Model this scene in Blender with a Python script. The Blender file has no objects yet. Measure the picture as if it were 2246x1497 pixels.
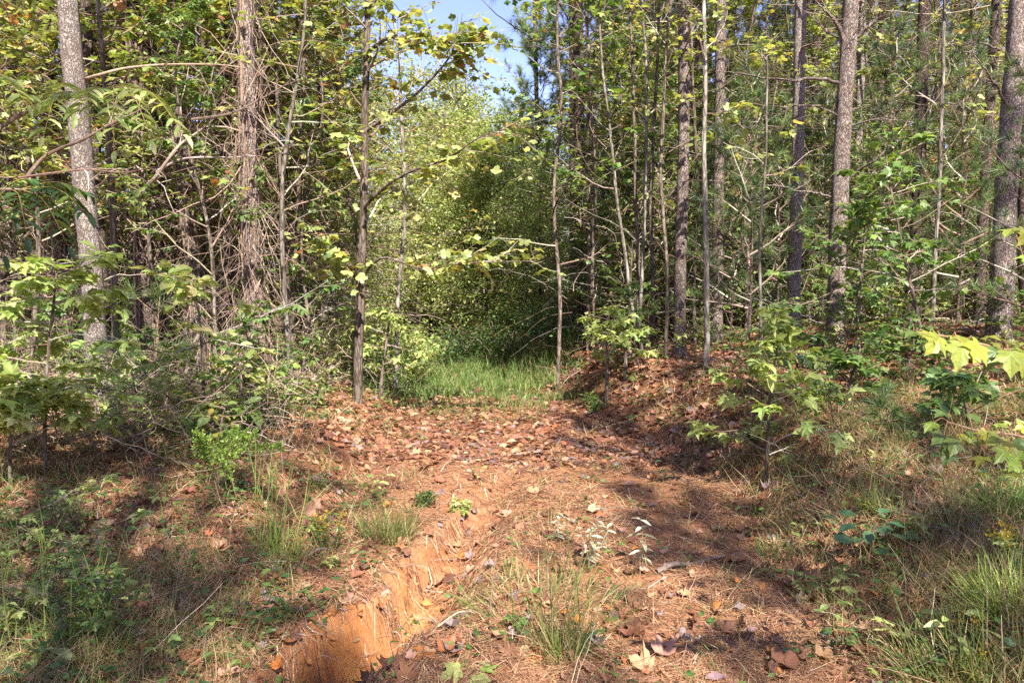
import bpy, math
import numpy as np
from mathutils import Matrix, Vector

# ------------------------------------------------------------------ camera, sky, sun, exposure
C = bpy.context.scene
COL = C.collection
F_PX, TILT, EYE = 1650.0, math.radians(3.75), 1.55
cam = bpy.data.cameras.new("camera")
cam.sensor_width = 36.0
cam.lens = 36.0 * F_PX / 2246.0
cam.clip_start, cam.clip_end = 0.05, 2000.0
cam_o = bpy.data.objects.new("camera", cam)
cam_o.location = (0, 0, EYE)
cam_o.rotation_euler = (math.pi / 2 - TILT, 0, 0)
COL.objects.link(cam_o)
C.camera = cam_o

SUN_EL, SUN_AZ = math.radians(44), math.radians(164)      # azimuth clockwise from +Y: behind the viewer, a little to the right
world = bpy.data.worlds.new("World")
C.world = world
world.use_nodes = True
wn = world.node_tree
sky = wn.nodes.new("ShaderNodeTexSky")
sky.sky_type = 'NISHITA'
sky.sun_disc = False
sky.sun_elevation, sky.sun_rotation = SUN_EL, SUN_AZ
sky.air_density, sky.dust_density, sky.ozone_density = 0.9, 0.3, 4.0
bg = wn.nodes["Background"]
bg.inputs[1].default_value = 0.105
tintn = wn.nodes.new("ShaderNodeMix")
tintn.data_type, tintn.blend_type = 'RGBA', 'MULTIPLY'
tintn.inputs[0].default_value = 1.0
tintn.inputs[7].default_value = (1.22, .94, 1.05, 1)
wn.links.new(sky.outputs[0], tintn.inputs[6])
wn.links.new(tintn.outputs[2], bg.inputs[0])
sun = bpy.data.lights.new("sun", 'SUN')
sun.energy, sun.angle, sun.color = 5.0, math.radians(0.53), (1.0, 0.965, 0.895)
sun_o = bpy.data.objects.new("sun", sun)
TO_SUN = Vector((math.cos(SUN_EL) * math.sin(SUN_AZ), math.cos(SUN_EL) * math.cos(SUN_AZ), math.sin(SUN_EL)))
sun_o.rotation_euler = TO_SUN.to_track_quat('Z', 'Y').to_euler()
sun_o.location = (0, 0, 30)
COL.objects.link(sun_o)
C.view_settings.view_transform = 'Standard'
C.view_settings.look = 'None'
C.view_settings.gamma = 1.0
C.view_settings.exposure = 1.7
C.view_settings.use_curve_mapping = False
C.render.engine = 'CYCLES'
C.cycles.use_denoising = False
C.cycles.max_bounces = 6
C.cycles.diffuse_bounces = 4
C.cycles.glossy_bounces = 2
C.cycles.transmission_bounces = 3
C.cycles.sample_clamp_indirect = 6.0
C.cycles.caustics_reflective = C.cycles.caustics_refractive = False

# ------------------------------------------------------------------ maths helpers
RNG = np.random.default_rng(11)


def vnoise(x, y, seed=0):
    xi, yi = np.floor(x).astype(np.int64), np.floor(y).astype(np.int64)
    fx, fy = x - xi, y - yi
    fx, fy = fx * fx * (3 - 2 * fx), fy * fy * (3 - 2 * fy)

    def hsh(a, b):
        n = (a * 374761393 + b * 668265263 + seed * 1442695041) & 0x7fffffff
        n = ((n ^ (n >> 13)) * 1274126177) & 0x7fffffff
        return ((n ^ (n >> 16)) & 0xffff) / 65535.0
    return (hsh(xi, yi) * (1 - fx) + hsh(xi + 1, yi) * fx) * (1 - fy) + (hsh(xi, yi + 1) * (1 - fx) + hsh(xi + 1, yi + 1) * fx) * fy


def fbm(x, y, seed=0, octv=4):
    s, a = 0.0, 0.5
    for i in range(octv):
        s = s + a * (vnoise(x, y, seed + i) - 0.5)
        x, y, a = x * 2.03 + 7.1, y * 2.03 + 3.7, a * 0.5
    return s


def sst(a, b, t):
    t = np.clip((t - a) / (b - a), 0, 1)
    return t * t * (3 - 2 * t)


def nrm(v):
    return v / np.maximum(np.linalg.norm(v, axis=-1, keepdims=True), 1e-9)


def W(u, v, Y):                                            # photo position (2246 wide) at a forward distance Y, in metres
    a, b = (u - 1123.0) / F_PX, (748.5 - v) / F_PX
    d = np.array([a, math.cos(TILT) + b * math.sin(TILT), -math.sin(TILT) + b * math.cos(TILT)])
    return np.array([0, 0, EYE]) + d * (Y / d[1])


# ------------------------------------------------------------------ lie of the land
GULLY = np.array([[-1.05, 2.0], [-.93, 2.7], [-.84, 3.2], [-.72, 3.55], [-.53, 3.8], [-.50, 4.2], [-.36, 4.75], [-.22, 5.5], [.05, 6.4], [.0, 7.4]])
GDEPTH = np.array([.28, .32, .36, .38, .37, .29, .20, .11, .06, .02])


def gully(x, y):
    best = np.full(x.shape, 9.0)
    dep = np.zeros(x.shape)
    for i in range(len(GULLY) - 1):
        a, b = GULLY[i], GULLY[i + 1]
        e = b - a
        L = np.hypot(*e)
        t = np.clip(((x - a[0]) * e[0] + (y - a[1]) * e[1]) / L ** 2, 0, 1)
        dx, dy = x - a[0] - t * e[0], y - a[1] - t * e[1]
        d = np.hypot(dx, dy)
        sgn = np.sign(dx * e[1] - dy * e[0])
        m = d < np.abs(best)
        best = np.where(m, d * sgn, best)
        dep = np.where(m, GDEPTH[i] * (1 - t) + GDEPTH[i + 1] * t, dep)
    return best, dep


def edges(y):
    xl = np.interp(y, [-5, 0, 3, 6, 10, 14, 20, 40], [-1.1, -1.1, -1.0, -1.1, -1.5, -2.4, -4.0, -12])
    xr = np.interp(y, [-5, 0, 3, 6, 8, 10, 14, 20, 40], [1.5, 1.45, 1.35, 1.6, 1.15, .55, .1, -.9, -8])
    return xl, xr


def H(x, y):
    x, y = np.asarray(x, float), np.asarray(y, float)
    xl, xr = edges(y)
    wob = .18 * fbm(x * .9, y * .9, 5)
    t = x - xr + wob
    near = np.interp(y, [-4, 0, 3, 5, 8, 30], [.2, .35, .5, .85, 1, 1])
    h = near * (.60 * sst(0, 1.05, t) + .38 * sst(1.0, 4.5, t))
    t = xl - x + wob
    h = h + np.interp(y, [2, 4, 6, 9, 11], [.14, .2, .32, .3, .16]) * sst(0, .7, t) + .12 * sst(1, 5, t)
    h = h + .10 * sst(7.5, 9.0, y) * (1 - sst(9.5, 12, y)) + .5 * sst(16, 40, y)
    h = h + .10 * fbm(x * .7, y * .7, 21) + .07 * fbm(x * 2.3, y * 2.3, 31)
    fine = np.clip(1.3 - np.hypot(x, y) / 14, 0, 1)
    h = h + fine * .045 * fbm(x * 8, y * 8, 41)
    d, dep = gully(x, y)
    d = d + .13 * fbm(x * 4.3, y * 4.3, 51) + .07 * fbm(x * 15, y * 15, 52)
    prof = sst(-.17, -.06, d + .05 * (vnoise(x * 9, y * 9, 55) - .5)) * (1 - sst(.02, .40, d))
    rough = sst(.05, .3, prof) * (.075 * fbm(x * 13, y * 13, 53) + .03 * fbm(x * 37, y * 37, 54)) * np.clip(dep / .2, 0, 1)
    return h - dep * prof + rough


def ground_at(u, v):                                       # where a sight line meets the ground
    p0 = np.array([0, 0, EYE])
    d = W(u, v, 1.0) - p0
    Y = 1.5 * 1.006 ** np.arange(620)
    q = p0[None] + d[None] * Y[:, None]
    k = np.argmax(q[:, 2] < H(q[:, 0], q[:, 1]))
    p = q[k]
    return np.array([p[0], p[1], float(H(p[0], p[1]))])


# ------------------------------------------------------------------ mesh builder
class MB:
    def __init__(s):
        s.V, s.L, s.S, s.C, s.M, s.n = [], [], [], [], [], 0

    def add(s, v, f, col, mat=0):
        v = np.asarray(v, np.float32)
        f = np.asarray(f, np.int64)
        s.V.append(v)
        s.L.append((f + s.n).ravel())
        s.S.append(np.full(len(f), f.shape[1], np.int64))
        s.C.append(np.broadcast_to(np.asarray(col, np.float32), (len(v), 3)))
        s.M.append(np.full(len(f), mat, np.int64))
        s.n += len(v)

    def tube(s, pts, rad, sides=5, col=(.5, .5, .5), mat=0, rough=0.0, seed=0):
        pts = np.asarray(pts, float)
        rad = np.broadcast_to(np.asarray(rad, float), (len(pts),))
        t = nrm(np.gradient(pts, axis=0))
        ref = np.array([1.0, 0, 0]) if abs(t[:, 2].mean()) > .7 else np.array([0, 0, 1.0])
        a = nrm(np.cross(t, ref))
        b = np.cross(t, a)
        ang = np.arange(sides) * 2 * math.pi / sides
        r = rad[:, None]
        if rough:
            zz = np.arange(len(pts))[:, None] * np.ones((1, sides))
            r = r * (1 + rough * (vnoise(zz * .6, ang[None, :] * sides / 4 + seed * 9.7, seed) - .5) * 2)
        r = r * np.ones((len(pts), sides))
        v = pts[:, None, :] + r[..., None] * (np.cos(ang)[None, :, None] * a[:, None, :] + np.sin(ang)[None, :, None] * b[:, None, :])
        i = np.arange(len(pts) - 1)[:, None] * sides
        j = np.arange(sides)[None, :]
        k = (j + 1) % sides
        f = np.stack([i + j, i + k, i + sides + k, i + sides + j], -1).reshape(-1, 4)
        s.add(v.reshape(-1, 3), f, col, mat)

    def leaves(s, tm, P, D, U, S, col, mat=0):
        if len(P) == 0:
            return
        P, S = np.asarray(P, float), np.asarray(S, float)
        R = frames(D, U)
        tv, tf = tm
        v = np.einsum('nij,kj->nki', R, tv) * S[:, None, None] + P[:, None, :]
        n, k = len(P), len(tv)
        f = (tf[None] + (np.arange(n) * k)[:, None, None]).reshape(-1, tf.shape[1])
        c = np.repeat(np.broadcast_to(np.asarray(col, np.float32), (n, 3)), k, axis=0)
        s.add(v.reshape(-1, 3), f, c, mat)

    def mesh(s, name, mats, origin=(0, 0, 0), smooth=False):
        me = bpy.data.meshes.new(name)
        if s.n:
            v = np.concatenate(s.V) - np.asarray(origin, np.float32)
            L, S = np.concatenate(s.L), np.concatenate(s.S)
            me.vertices.add(len(v))
            me.vertices.foreach_set("co", v.astype(np.float32).ravel())
            me.loops.add(len(L))
            me.loops.foreach_set("vertex_index", L.astype(np.int32))
            me.polygons.add(len(S))
            me.polygons.foreach_set("loop_start", (np.cumsum(S) - S).astype(np.int32))
            me.polygons.foreach_set("material_index", np.concatenate(s.M).astype(np.int32))
            me.polygons.foreach_set("use_smooth", np.full(len(S), smooth))
            at = me.color_attributes.new("tint", 'FLOAT_COLOR', 'POINT')
            c = np.ones((len(v), 4), np.float32)
            c[:, :3] = np.concatenate(s.C)
            at.data.foreach_set("color", c.ravel())
        for m in (mats if isinstance(mats, (list, tuple)) else [mats]):
            me.materials.append(m)
        me.update(calc_edges=True)
        return me


def frames(D, U):
    D = nrm(np.asarray(D, float))
    U = np.asarray(U, float)
    Z = nrm(U - (U * D).sum(-1, keepdims=True) * D)
    X = np.cross(D, Z)
    return np.stack([X, D, Z], -1)


def put(name, me, parent=None, loc=(0, 0, 0), kind=None, mat=None):
    o = bpy.data.objects.new(name, me)
    COL.objects.link(o)
    if mat is not None:
        o.matrix_basis = mat
    else:
        o.location = loc
    if parent is not None:
        o.parent = parent
    if kind:
        o["kind"] = kind
    return o


def tag(o, label, cat, group=None):
    o["label"], o["category"] = label, cat
    if group:
        o["group"] = group
    return o


def thing(name, label, cat, loc=(0, 0, 0), group=None):
    o = bpy.data.objects.new(name, None)
    COL.objects.link(o)
    o.location = loc
    o.empty_display_size = .1
    return tag(o, label, cat, group)


def copy_tree(root, mat, label=None, group=None):
    r = root.copy()
    COL.objects.link(r)
    r.matrix_basis = mat
    if label:
        r["label"] = label
    if group:
        r["group"] = group
    for ch in root.children:
        c = ch.copy()
        COL.objects.link(c)
        c.parent = r
        for g in ch.children:
            d = g.copy()
            COL.objects.link(d)
            d.parent = c
    return r


def TRS(loc, rz=0.0, sc=1.0, tilt=(0, 0)):
    sc = sc if isinstance(sc, (tuple, list)) else (sc, sc, sc)
    return Matrix.Translation(Vector(loc)) @ Matrix.Rotation(tilt[0], 4, 'X') @ Matrix.Rotation(tilt[1], 4, 'Y') @ Matrix.Rotation(rz, 4, 'Z') @ Matrix.Diagonal((*sc, 1))


def leaf_mat(P, D, U, S):
    R = frames(D[None], U[None])[0] * S
    M = np.eye(4)
    M[:3, :3] = R
    M[:3, 3] = P
    return Matrix(M.tolist())


def spline(pts, n):
    p = np.asarray(pts, float)
    p = np.vstack([2 * p[0] - p[1], p, 2 * p[-1] - p[-2]])
    m = len(p) - 3
    t = np.linspace(0, m - 1e-6, n)
    i = t.astype(int)
    f = (t - i)[:, None]
    a, b, c, d = p[i], p[i + 1], p[i + 2], p[i + 3]
    return .5 * (2 * b + (c - a) * f + (2 * a - 5 * b + 4 * c - d) * f ** 2 + (3 * b - a - 3 * c + d) * f ** 3)


def grow(rng, p, d, L, n=6, wander=.18, lift=0.0):
    d = np.asarray(d, float) / max(np.linalg.norm(d), 1e-9)
    out = [np.asarray(p, float)]
    for i in range(n):
        d = d + rng.normal(0, wander, 3) + np.array([0, 0, lift])
        d = d / np.linalg.norm(d)
        out.append(out[-1] + d * L / n)
    return np.array(out)


# ------------------------------------------------------------------ materials
def nodes(name):
    m = bpy.data.materials.new(name)
    m.use_nodes = True
    nt = m.node_tree
    return m, nt, nt.nodes["Principled BSDF"], nt.nodes["Material Output"]


def N(nt, typ, **kw):
    n = nt.nodes.new(typ)
    for k, v in kw.items():
        if k.startswith("i_"):
            key = k[2:]
            n.inputs[int(key) if key.isdigit() else key].default_value = v
        else:
            setattr(n, k, v)
    return n


def ramp(nt, src, stops):
    r = nt.nodes.new("ShaderNodeValToRGB")
    e = r.color_ramp.elements
    while len(e) < len(stops):
        e.new(.5)
    for el, (p, c) in zip(e, stops):
        el.position = p
        el.color = (*c, 1)
    nt.links.new(src, r.inputs[0])
    return r


def mixc(nt, fac, a, b, typ='MIX'):
    m = N(nt, "ShaderNodeMix", data_type='RGBA', blend_type=typ)
    for sock, val in ((m.inputs[0], fac), (m.inputs[6], a), (m.inputs[7], b)):
        if isinstance(val, (int, float)):
            sock.default_value = val
        elif isinstance(val, tuple):
            sock.default_value = (*val, 1) if len(val) == 3 else val
        else:
            nt.links.new(val, sock)
    return m.outputs[2]


def leaf_material(name, trans=.38, rough=.42, spec=.45):
    m, nt, p, out = nodes(name)
    at = N(nt, "ShaderNodeAttribute", attribute_name="tint")
    tc = N(nt, "ShaderNodeTexCoord")
    no = N(nt, "ShaderNodeTexNoise", i_Scale=38.0, i_Detail=3.0)
    nt.links.new(tc.outputs["Object"], no.inputs["Vector"])
    rr = ramp(nt, no.outputs[0], [(.3, (.78, .78, .74)), (.7, (1.18, 1.16, 1.1))])
    c = mixc(nt, 1.0, at.outputs["Color"], rr.outputs[0], 'MULTIPLY')
    nt.links.new(c, p.inputs["Base Color"])
    p.inputs["Roughness"].default_value = rough
    p.inputs["Specular IOR Level"].default_value = spec
    tr = N(nt, "ShaderNodeBsdfTranslucent")
    tcol = mixc(nt, 1.0, c, (1.55, 1.6, .75), 'MULTIPLY')
    nt.links.new(tcol, tr.inputs[0])
    mx = N(nt, "ShaderNodeMixShader", i_0=trans)
    nt.links.new(p.outputs[0], mx.inputs[1])
    nt.links.new(tr.outputs[0], mx.inputs[2])
    nt.links.new(mx.outputs[0], out.inputs[0])
    return m


M_LEAF = leaf_material("leaf_green")


def vein_material():
    m = M_LEAF.copy()
    m.name = "leaf_veined"
    nt = m.node_tree
    p = next(n for n in nt.nodes if n.type == 'BSDF_PRINCIPLED')
    noise = next(n for n in nt.nodes if n.type == 'TEX_NOISE')
    noise.inputs["Scale"].default_value = 4.5
    src = p.inputs["Base Color"].links[0].from_socket
    users = [l.to_socket for l in src.links]
    tc = next(n for n in nt.nodes if n.type == 'TEX_COORD')
    sx = N(nt, "ShaderNodeSeparateXYZ")
    nt.links.new(tc.outputs["Object"], sx.inputs[0])

    def M(op, a, b):
        n = N(nt, "ShaderNodeMath", operation=op)
        for k, v in enumerate((a, b)):
            if v is None:
                continue
            if isinstance(v, (int, float)):
                n.inputs[k].default_value = v
            else:
                nt.links.new(v, n.inputs[k])
        return n.outputs[0]
    ax = M('ABSOLUTE', sx.outputs[0], None)
    lat = M('PINGPONG', M('MULTIPLY', M('SUBTRACT', sx.outputs[1], M('MULTIPLY', ax, .9)), 6.5), .5)
    line = M('MINIMUM', M('MULTIPLY', ax, 9.0), lat)
    vr = ramp(nt, line, [(.0, (1.45, 1.4, 1.2)), (.10, (1, 1, 1))])
    sp = N(nt, "ShaderNodeTexNoise", i_Scale=9.0, i_Detail=2.0)
    oi = N(nt, "ShaderNodeObjectInfo")
    ad = N(nt, "ShaderNodeVectorMath", operation='ADD')
    mu = M('MULTIPLY', oi.outputs["Random"], 50.0)
    nt.links.new(tc.outputs["Object"], ad.inputs[0])
    nt.links.new(mu, ad.inputs[1])
    nt.links.new(ad.outputs[0], sp.inputs["Vector"])
    nt.links.new(ad.outputs[0], noise.inputs["Vector"])
    spot = ramp(nt, sp.outputs[0], [(.70, (0, 0, 0)), (.76, (1, 1, 1))])
    c = mixc(nt, 1.0, src, vr.outputs[0], 'MULTIPLY')
    c = mixc(nt, spot.outputs[0], c, (.16, .09, .035))
    for u in users:
        nt.links.new(c, u)
    return m


M_VEIN = vein_material()
M_NEEDLE = leaf_material("pine_needle", trans=.25, rough=.4)
M_DEAD = leaf_material("dead_leaf", trans=.18, rough=.7, spec=.2)
M_GRASS = leaf_material("grass_blade", trans=.35, rough=.5, spec=.3)


def bark_material(name, plate, fissure, patch, scale, relief=.9, stretch=.3):
    m, nt, p, out = nodes(name)
    tc = N(nt, "ShaderNodeTexCoord")
    oi = N(nt, "ShaderNodeObjectInfo")
    ad = N(nt, "ShaderNodeVectorMath", operation='ADD')
    cb = N(nt, "ShaderNodeCombineXYZ")
    mu = N(nt, "ShaderNodeMath", operation='MULTIPLY', i_1=37.0)
    nt.links.new(oi.outputs["Random"], mu.inputs[0])
    nt.links.new(mu.outputs[0], cb.inputs[2])
    nt.links.new(tc.outputs["Object"], ad.inputs[0])
    nt.links.new(cb.outputs[0], ad.inputs[1])
    mp = N(nt, "ShaderNodeMapping")
    mp.inputs["Scale"].default_value = (1, 1, stretch)
    nt.links.new(ad.outputs[0], mp.inputs[0])
    wob = N(nt, "ShaderNodeTexNoise", i_Scale=scale * .7, i_Detail=4.0)
    nt.links.new(mp.outputs[0], wob.inputs["Vector"])
    mixv = N(nt, "ShaderNodeMix", data_type='RGBA', blend_type='LINEAR_LIGHT')
    mixv.inputs[0].default_value = .05
    nt.links.new(mp.outputs[0], mixv.inputs[6])
    nt.links.new(wob.outputs["Color"], mixv.inputs[7])
    vo = N(nt, "ShaderNodeTexVoronoi", feature='DISTANCE_TO_EDGE', i_Scale=scale)
    nt.links.new(mixv.outputs[2], vo.inputs["Vector"])
    fi = N(nt, "ShaderNodeTexNoise", i_Scale=scale * 3.2, i_Detail=6.0, i_Roughness=.65)
    nt.links.new(mp.outputs[0], fi.inputs["Vector"])
    big = N(nt, "ShaderNodeTexNoise", i_Scale=scale * .25, i_Detail=3.0)
    nt.links.new(ad.outputs[0], big.inputs["Vector"])
    pc = mixc(nt, ramp(nt, big.outputs[0], [(.38, (0, 0, 0)), (.66, (1, 1, 1))]).outputs[0], plate, patch)
    pc = mixc(nt, 1.0, pc, ramp(nt, fi.outputs[0], [(.28, (.5, .48, .46)), (.72, (1.35, 1.33, 1.3))]).outputs[0], 'MULTIPLY')
    edge = ramp(nt, vo.outputs["Distance"], [(.02, (0, 0, 0)), (.16, (1, 1, 1))])
    rv = ramp(nt, oi.outputs["Random"], [(0, (.68, .66, .64)), (1, (1.12, 1.12, 1.12))])
    nt.links.new(mixc(nt, 1.0, mixc(nt, edge.outputs[0], fissure, pc), rv.outputs[0], 'MULTIPLY'), p.inputs["Base Color"])
    p.inputs["Roughness"].default_value = .9
    p.inputs["Specular IOR Level"].default_value = .15
    sm = N(nt, "ShaderNodeMath", operation='MULTIPLY_ADD', i_1=.35)
    nt.links.new(fi.outputs[0], sm.inputs[0])
    nt.links.new(edge.outputs[0], sm.inputs[2])
    bp = N(nt, "ShaderNodeBump", i_Strength=relief, i_Distance=.02)
    nt.links.new(sm.outputs[0], bp.inputs["Height"])
    nt.links.new(bp.outputs[0], p.inputs["Normal"])
    return m


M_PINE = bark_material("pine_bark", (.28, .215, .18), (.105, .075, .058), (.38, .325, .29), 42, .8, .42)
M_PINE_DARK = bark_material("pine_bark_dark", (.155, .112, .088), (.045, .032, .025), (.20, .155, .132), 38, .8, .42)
M_PINE_PALE_LIT = bark_material("pine_bark_pale_lit", (.34, .285, .24), (.17, .13, .105), (.43, .385, .345), 46, .8, .45)  # lighter copy of the pine bark, sunlight on the trunk put into its colour
M_GREY = bark_material("smooth_bark", (.19, .16, .13), (.10, .08, .06), (.31, .285, .25), 13, .4, .3)
M_BROWN = bark_material("brown_bark", (.155, .118, .09), (.07, .048, .036), (.225, .19, .155), 20, .5, .25)


def tint_mat(name, rough=.85):
    m, nt, p, out = nodes(name)
    at = N(nt, "ShaderNodeAttribute", attribute_name="tint")
    tc = N(nt, "ShaderNodeTexCoord")
    no = N(nt, "ShaderNodeTexNoise", i_Scale=45.0, i_Detail=4.0)
    nt.links.new(tc.outputs["Object"], no.inputs["Vector"])
    rr = ramp(nt, no.outputs[0], [(.3, (.65, .63, .6)), (.7, (1.3, 1.28, 1.25))])
    nt.links.new(mixc(nt, 1.0, at.outputs["Color"], rr.outputs[0], 'MULTIPLY'), p.inputs["Base Color"])
    p.inputs["Roughness"].default_value = rough
    p.inputs["Specular IOR Level"].default_value = .2
    return m


M_TWIG = tint_mat("twig_bark")
M_STRAW = tint_mat("pine_straw", .6)


def ground_material():
    m, nt, p, out = nodes("forest_floor")
    at = N(nt, "ShaderNodeAttribute", attribute_name="tint")
    sep = N(nt, "ShaderNodeSeparateColor")
    nt.links.new(at.outputs["Color"], sep.inputs[0])
    tc = N(nt, "ShaderNodeTexCoord")

    def noise(sc, det=6.0, rg=.6, mapping=None):
        n = N(nt, "ShaderNodeTexNoise", i_Scale=sc, i_Detail=det, i_Roughness=rg)
        if mapping:
            mp = N(nt, "ShaderNodeMapping")
            mp.inputs["Scale"].default_value = mapping[0]
            mp.inputs["Rotation"].default_value = (0, 0, mapping[1])
            nt.links.new(tc.outputs["Object"], mp.inputs[0])
            nt.links.new(mp.outputs[0], n.inputs["Vector"])
        else:
            nt.links.new(tc.outputs["Object"], n.inputs["Vector"])
        return n
    f1 = noise(9, 8, .7, ((5, 1, 5), .5))
    f2 = noise(11, 8, .7, ((1, 5, 5), -.3))
    big = noise(1.6, 5)
    fine = noise(60, 6, .7)
    straw = mixc(nt, big.outputs[0], ramp(nt, f1.outputs[0], [(.3, (.12, .05, .026)), (.5, (.27, .125, .06)), (.72, (.42, .235, .125))]).outputs[0],
                 ramp(nt, f2.outputs[0], [(.3, (.13, .052, .027)), (.5, (.29, .13, .062)), (.72, (.44, .245, .13))]).outputs[0])
    litter = ramp(nt, noise(26, 5).outputs[0], [(.3, (.07, .03, .02)), (.5, (.19, .075, .04)), (.7, (.30, .14, .075))]).outputs[0]
    clay = ramp(nt, noise(7, 8, .6).outputs[0], [(.3, (.27, .095, .028)), (.55, (.41, .165, .052)), (.75, (.48, .235, .09))]).outputs[0]
    green = ramp(nt, fine.outputs[0], [(.3, (.03, .04, .012)), (.7, (.10, .11, .03))]).outputs[0]
    c = mixc(nt, sep.outputs[1], straw, litter)
    c = mixc(nt, sep.outputs[2], c, green)
    c = mixc(nt, sep.outputs[0], c, clay)
    nt.links.new(c, p.inputs["Base Color"])
    p.inputs["Roughness"].default_value = .95
    p.inputs["Specular IOR Level"].default_value = .1
    ah = N(nt, "ShaderNodeMath", operation='ADD')
    nt.links.new(fine.outputs[0], ah.inputs[0])
    nt.links.new(f1.outputs[0], ah.inputs[1])
    bp = N(nt, "ShaderNodeBump", i_Strength=.55, i_Distance=.03)
    inv = N(nt, "ShaderNodeMath", operation='MULTIPLY_ADD', i_1=-.8, i_2=1.0)
    nt.links.new(sep.outputs[0], inv.inputs[0])
    hm = N(nt, "ShaderNodeMath", operation='MULTIPLY')
    nt.links.new(ah.outputs[0], hm.inputs[0])
    nt.links.new(inv.outputs[0], hm.inputs[1])
    nt.links.new(hm.outputs[0], bp.inputs["Height"])
    nt.links.new(bp.outputs[0], p.inputs["Normal"])
    return m


M_GROUND = ground_material()


# ------------------------------------------------------------------ the ground sheet
def axis(fine0, fine1, step, ratio, far0, far1):
    mid = np.arange(fine0, fine1 + 1e-6, step)
    a, s = [mid[-1]], step
    while a[-1] < far1:
        s *= ratio
        a.append(a[-1] + s)
    b, s = [mid[0]], step
    while b[-1] > far0:
        s *= ratio
        b.append(b[-1] - s)
    return np.concatenate([np.array(b[1:])[::-1], mid, np.array(a[1:])])


def masks(x, y):
    xl, xr = edges(y)
    d, dep = gully(x, y)
    d = d + .13 * fbm(x * 4.3, y * 4.3, 51) + .07 * fbm(x * 15, y * 15, 52)
    prof = sst(-.24, -.12, d) * (1 - sst(.05, .30, d))
    clay = prof * sst(.08, .22, dep) * (.62 + 1.3 * fbm(x * 7, y * 7, 61)) * (.3 + .7 * sst(2.9, 3.3, y)) * (1 - .6 * sst(3.9, 4.6, y)) + .35 * sst(.05, .25, fbm(x * 2.2, y * 2.2, 71)) * sst(xl, xl + .4, x) * (1 - sst(xr - .4, xr, x)) * (1 - sst(5, 8, y))
    on = sst(xl - .3, xl + .3, x) * (1 - sst(xr - .3, xr + .3, x))
    litter = np.clip(1 - on + sst(6, 8.5, y), 0, 1) * (.75 + .6 * fbm(x * 1.5, y * 1.5, 81))
    grass = on * sst(9.5, 11, y) + sst(.5, 1.5, xl - x) * .25 * (1 - sst(9, 12, y))
    return np.clip(clay, 0, 1), np.clip(litter, 0, 1), np.clip(grass, 0, 1)


gx = axis(-3.2, 3.6, .034, 1.055, -220, 220)
gy = axis(1.6, 7.6, .034, 1.05, -120, 320)
GX, GY = np.meshgrid(gx, gy)
gv = np.stack([GX, GY, H(GX, GY)], -1).reshape(-1, 3)
ii = (np.arange(len(gy) - 1)[:, None] * len(gx) + np.arange(len(gx) - 1)[None, :]).ravel()
gf = np.stack([ii, ii + 1, ii + 1 + len(gx), ii + len(gx)], -1)
gd, gdep = gully(GX, GY)
gw = (np.exp(-(gd / .3) ** 2) * np.clip(gdep / .2, 0, 1)).ravel()
for ax in (0, 1):                                             # crumbly clods on the cut bank
    gv[:, ax] += gw * (.085 * fbm(gv[:, 0] * 11 + gv[:, 2] * 23, gv[:, 1] * 11 - gv[:, 2] * 17, 56 + ax) + .05 * fbm(gv[:, 0] * 31 - gv[:, 2] * 50, gv[:, 1] * 31 + gv[:, 2] * 45, 58 + ax))
mb = MB()
mb.add(gv, gf, np.stack([m.ravel() for m in masks(GX, GY)], -1))
put("forest_ground", mb.mesh("forest_ground", M_GROUND, smooth=True), kind="structure")


# ------------------------------------------------------------------ leaf shapes (1 unit from stalk to tip, along +y)
def palmate(half, cy, droop=.25, cup=0.0, fold=.0, seed=0):
    h = np.array(half, float)
    o = np.vstack([h, np.stack([-h[-2:0:-1, 0], h[-2:0:-1, 1]], -1)])
    o = np.vstack([o, [[0, cy]]])
    x, y = o[:, 0], o[:, 1]
    r2 = x ** 2 + (y - cy) ** 2
    ph = np.arctan2(y - cy, x)
    z = -droop * r2 + cup * x ** 2 + fold * np.abs(x) + .10 * r2 ** .5 * np.sin(ph * 3 + seed * 1.7)
    v = np.stack([x, y, z], -1)
    n = len(o) - 1
    f = np.array([[n, i, (i + 1) % n] for i in range(n)])
    return v, f


H_TULIP = [(0, 0), (.27, -.03), (.46, .16), (.50, .42), (.31, .52), (.42, .80), (.25, .97), (0, .84)]
H_MAPLE = [(0, 0), (.22, -.07), (.42, .0), (.31, .13), (.46, .25), (.50, .42), (.66, .60), (.42, .53), (.25, .55), (.27, .74), (.12, .86), (0, 1.08)]
H_STAR = [(0, .0), (.20, -.06), (.45, -.16), (.27, .12), (.50, .27), (.74, .38), (.40, .42), (.20, .42), (.20, .70), (0, 1.02)]
H_OVAL = [(0, 0), (.14, .10), (.26, .34), (.27, .58), (.16, .84), (0, 1)]
H_LEAFLET = [(0, 0), (.10, .10), (.155, .35), (.12, .68), (0, 1)]
H_SMALL = [(0, 0), (.24, .38), (0, 1)]
T_TULIP = [palmate(H_TULIP, .4, d, c, f, i) for i, (d, c, f) in enumerate([(.15, 0, .1), (.35, .2, .05), (.0, .3, .25), (.5, 0, -.1), (.2, -.4, .2)])]
T_MAPLE = [palmate(H_MAPLE, .2, d, c, f, i) for i, (d, c, f) in enumerate([(.25, 0, .08), (.4, .2, .1), (.12, -.2, .15), (.5, .1, 0)])]
T_STAR = [palmate(H_STAR, .15, d, c, f, i) for i, (d, c, f) in enumerate([(.25, 0, .1), (.45, .2, .1), (.1, -.1, .2), (.6, 0, .1)])]
T_OVAL = [palmate(H_OVAL, .5, d, c, f, i) for i, (d, c, f) in enumerate([(.3, 0, .22), (.5, 0, .3), (.15, 0, .15)])]
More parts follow.
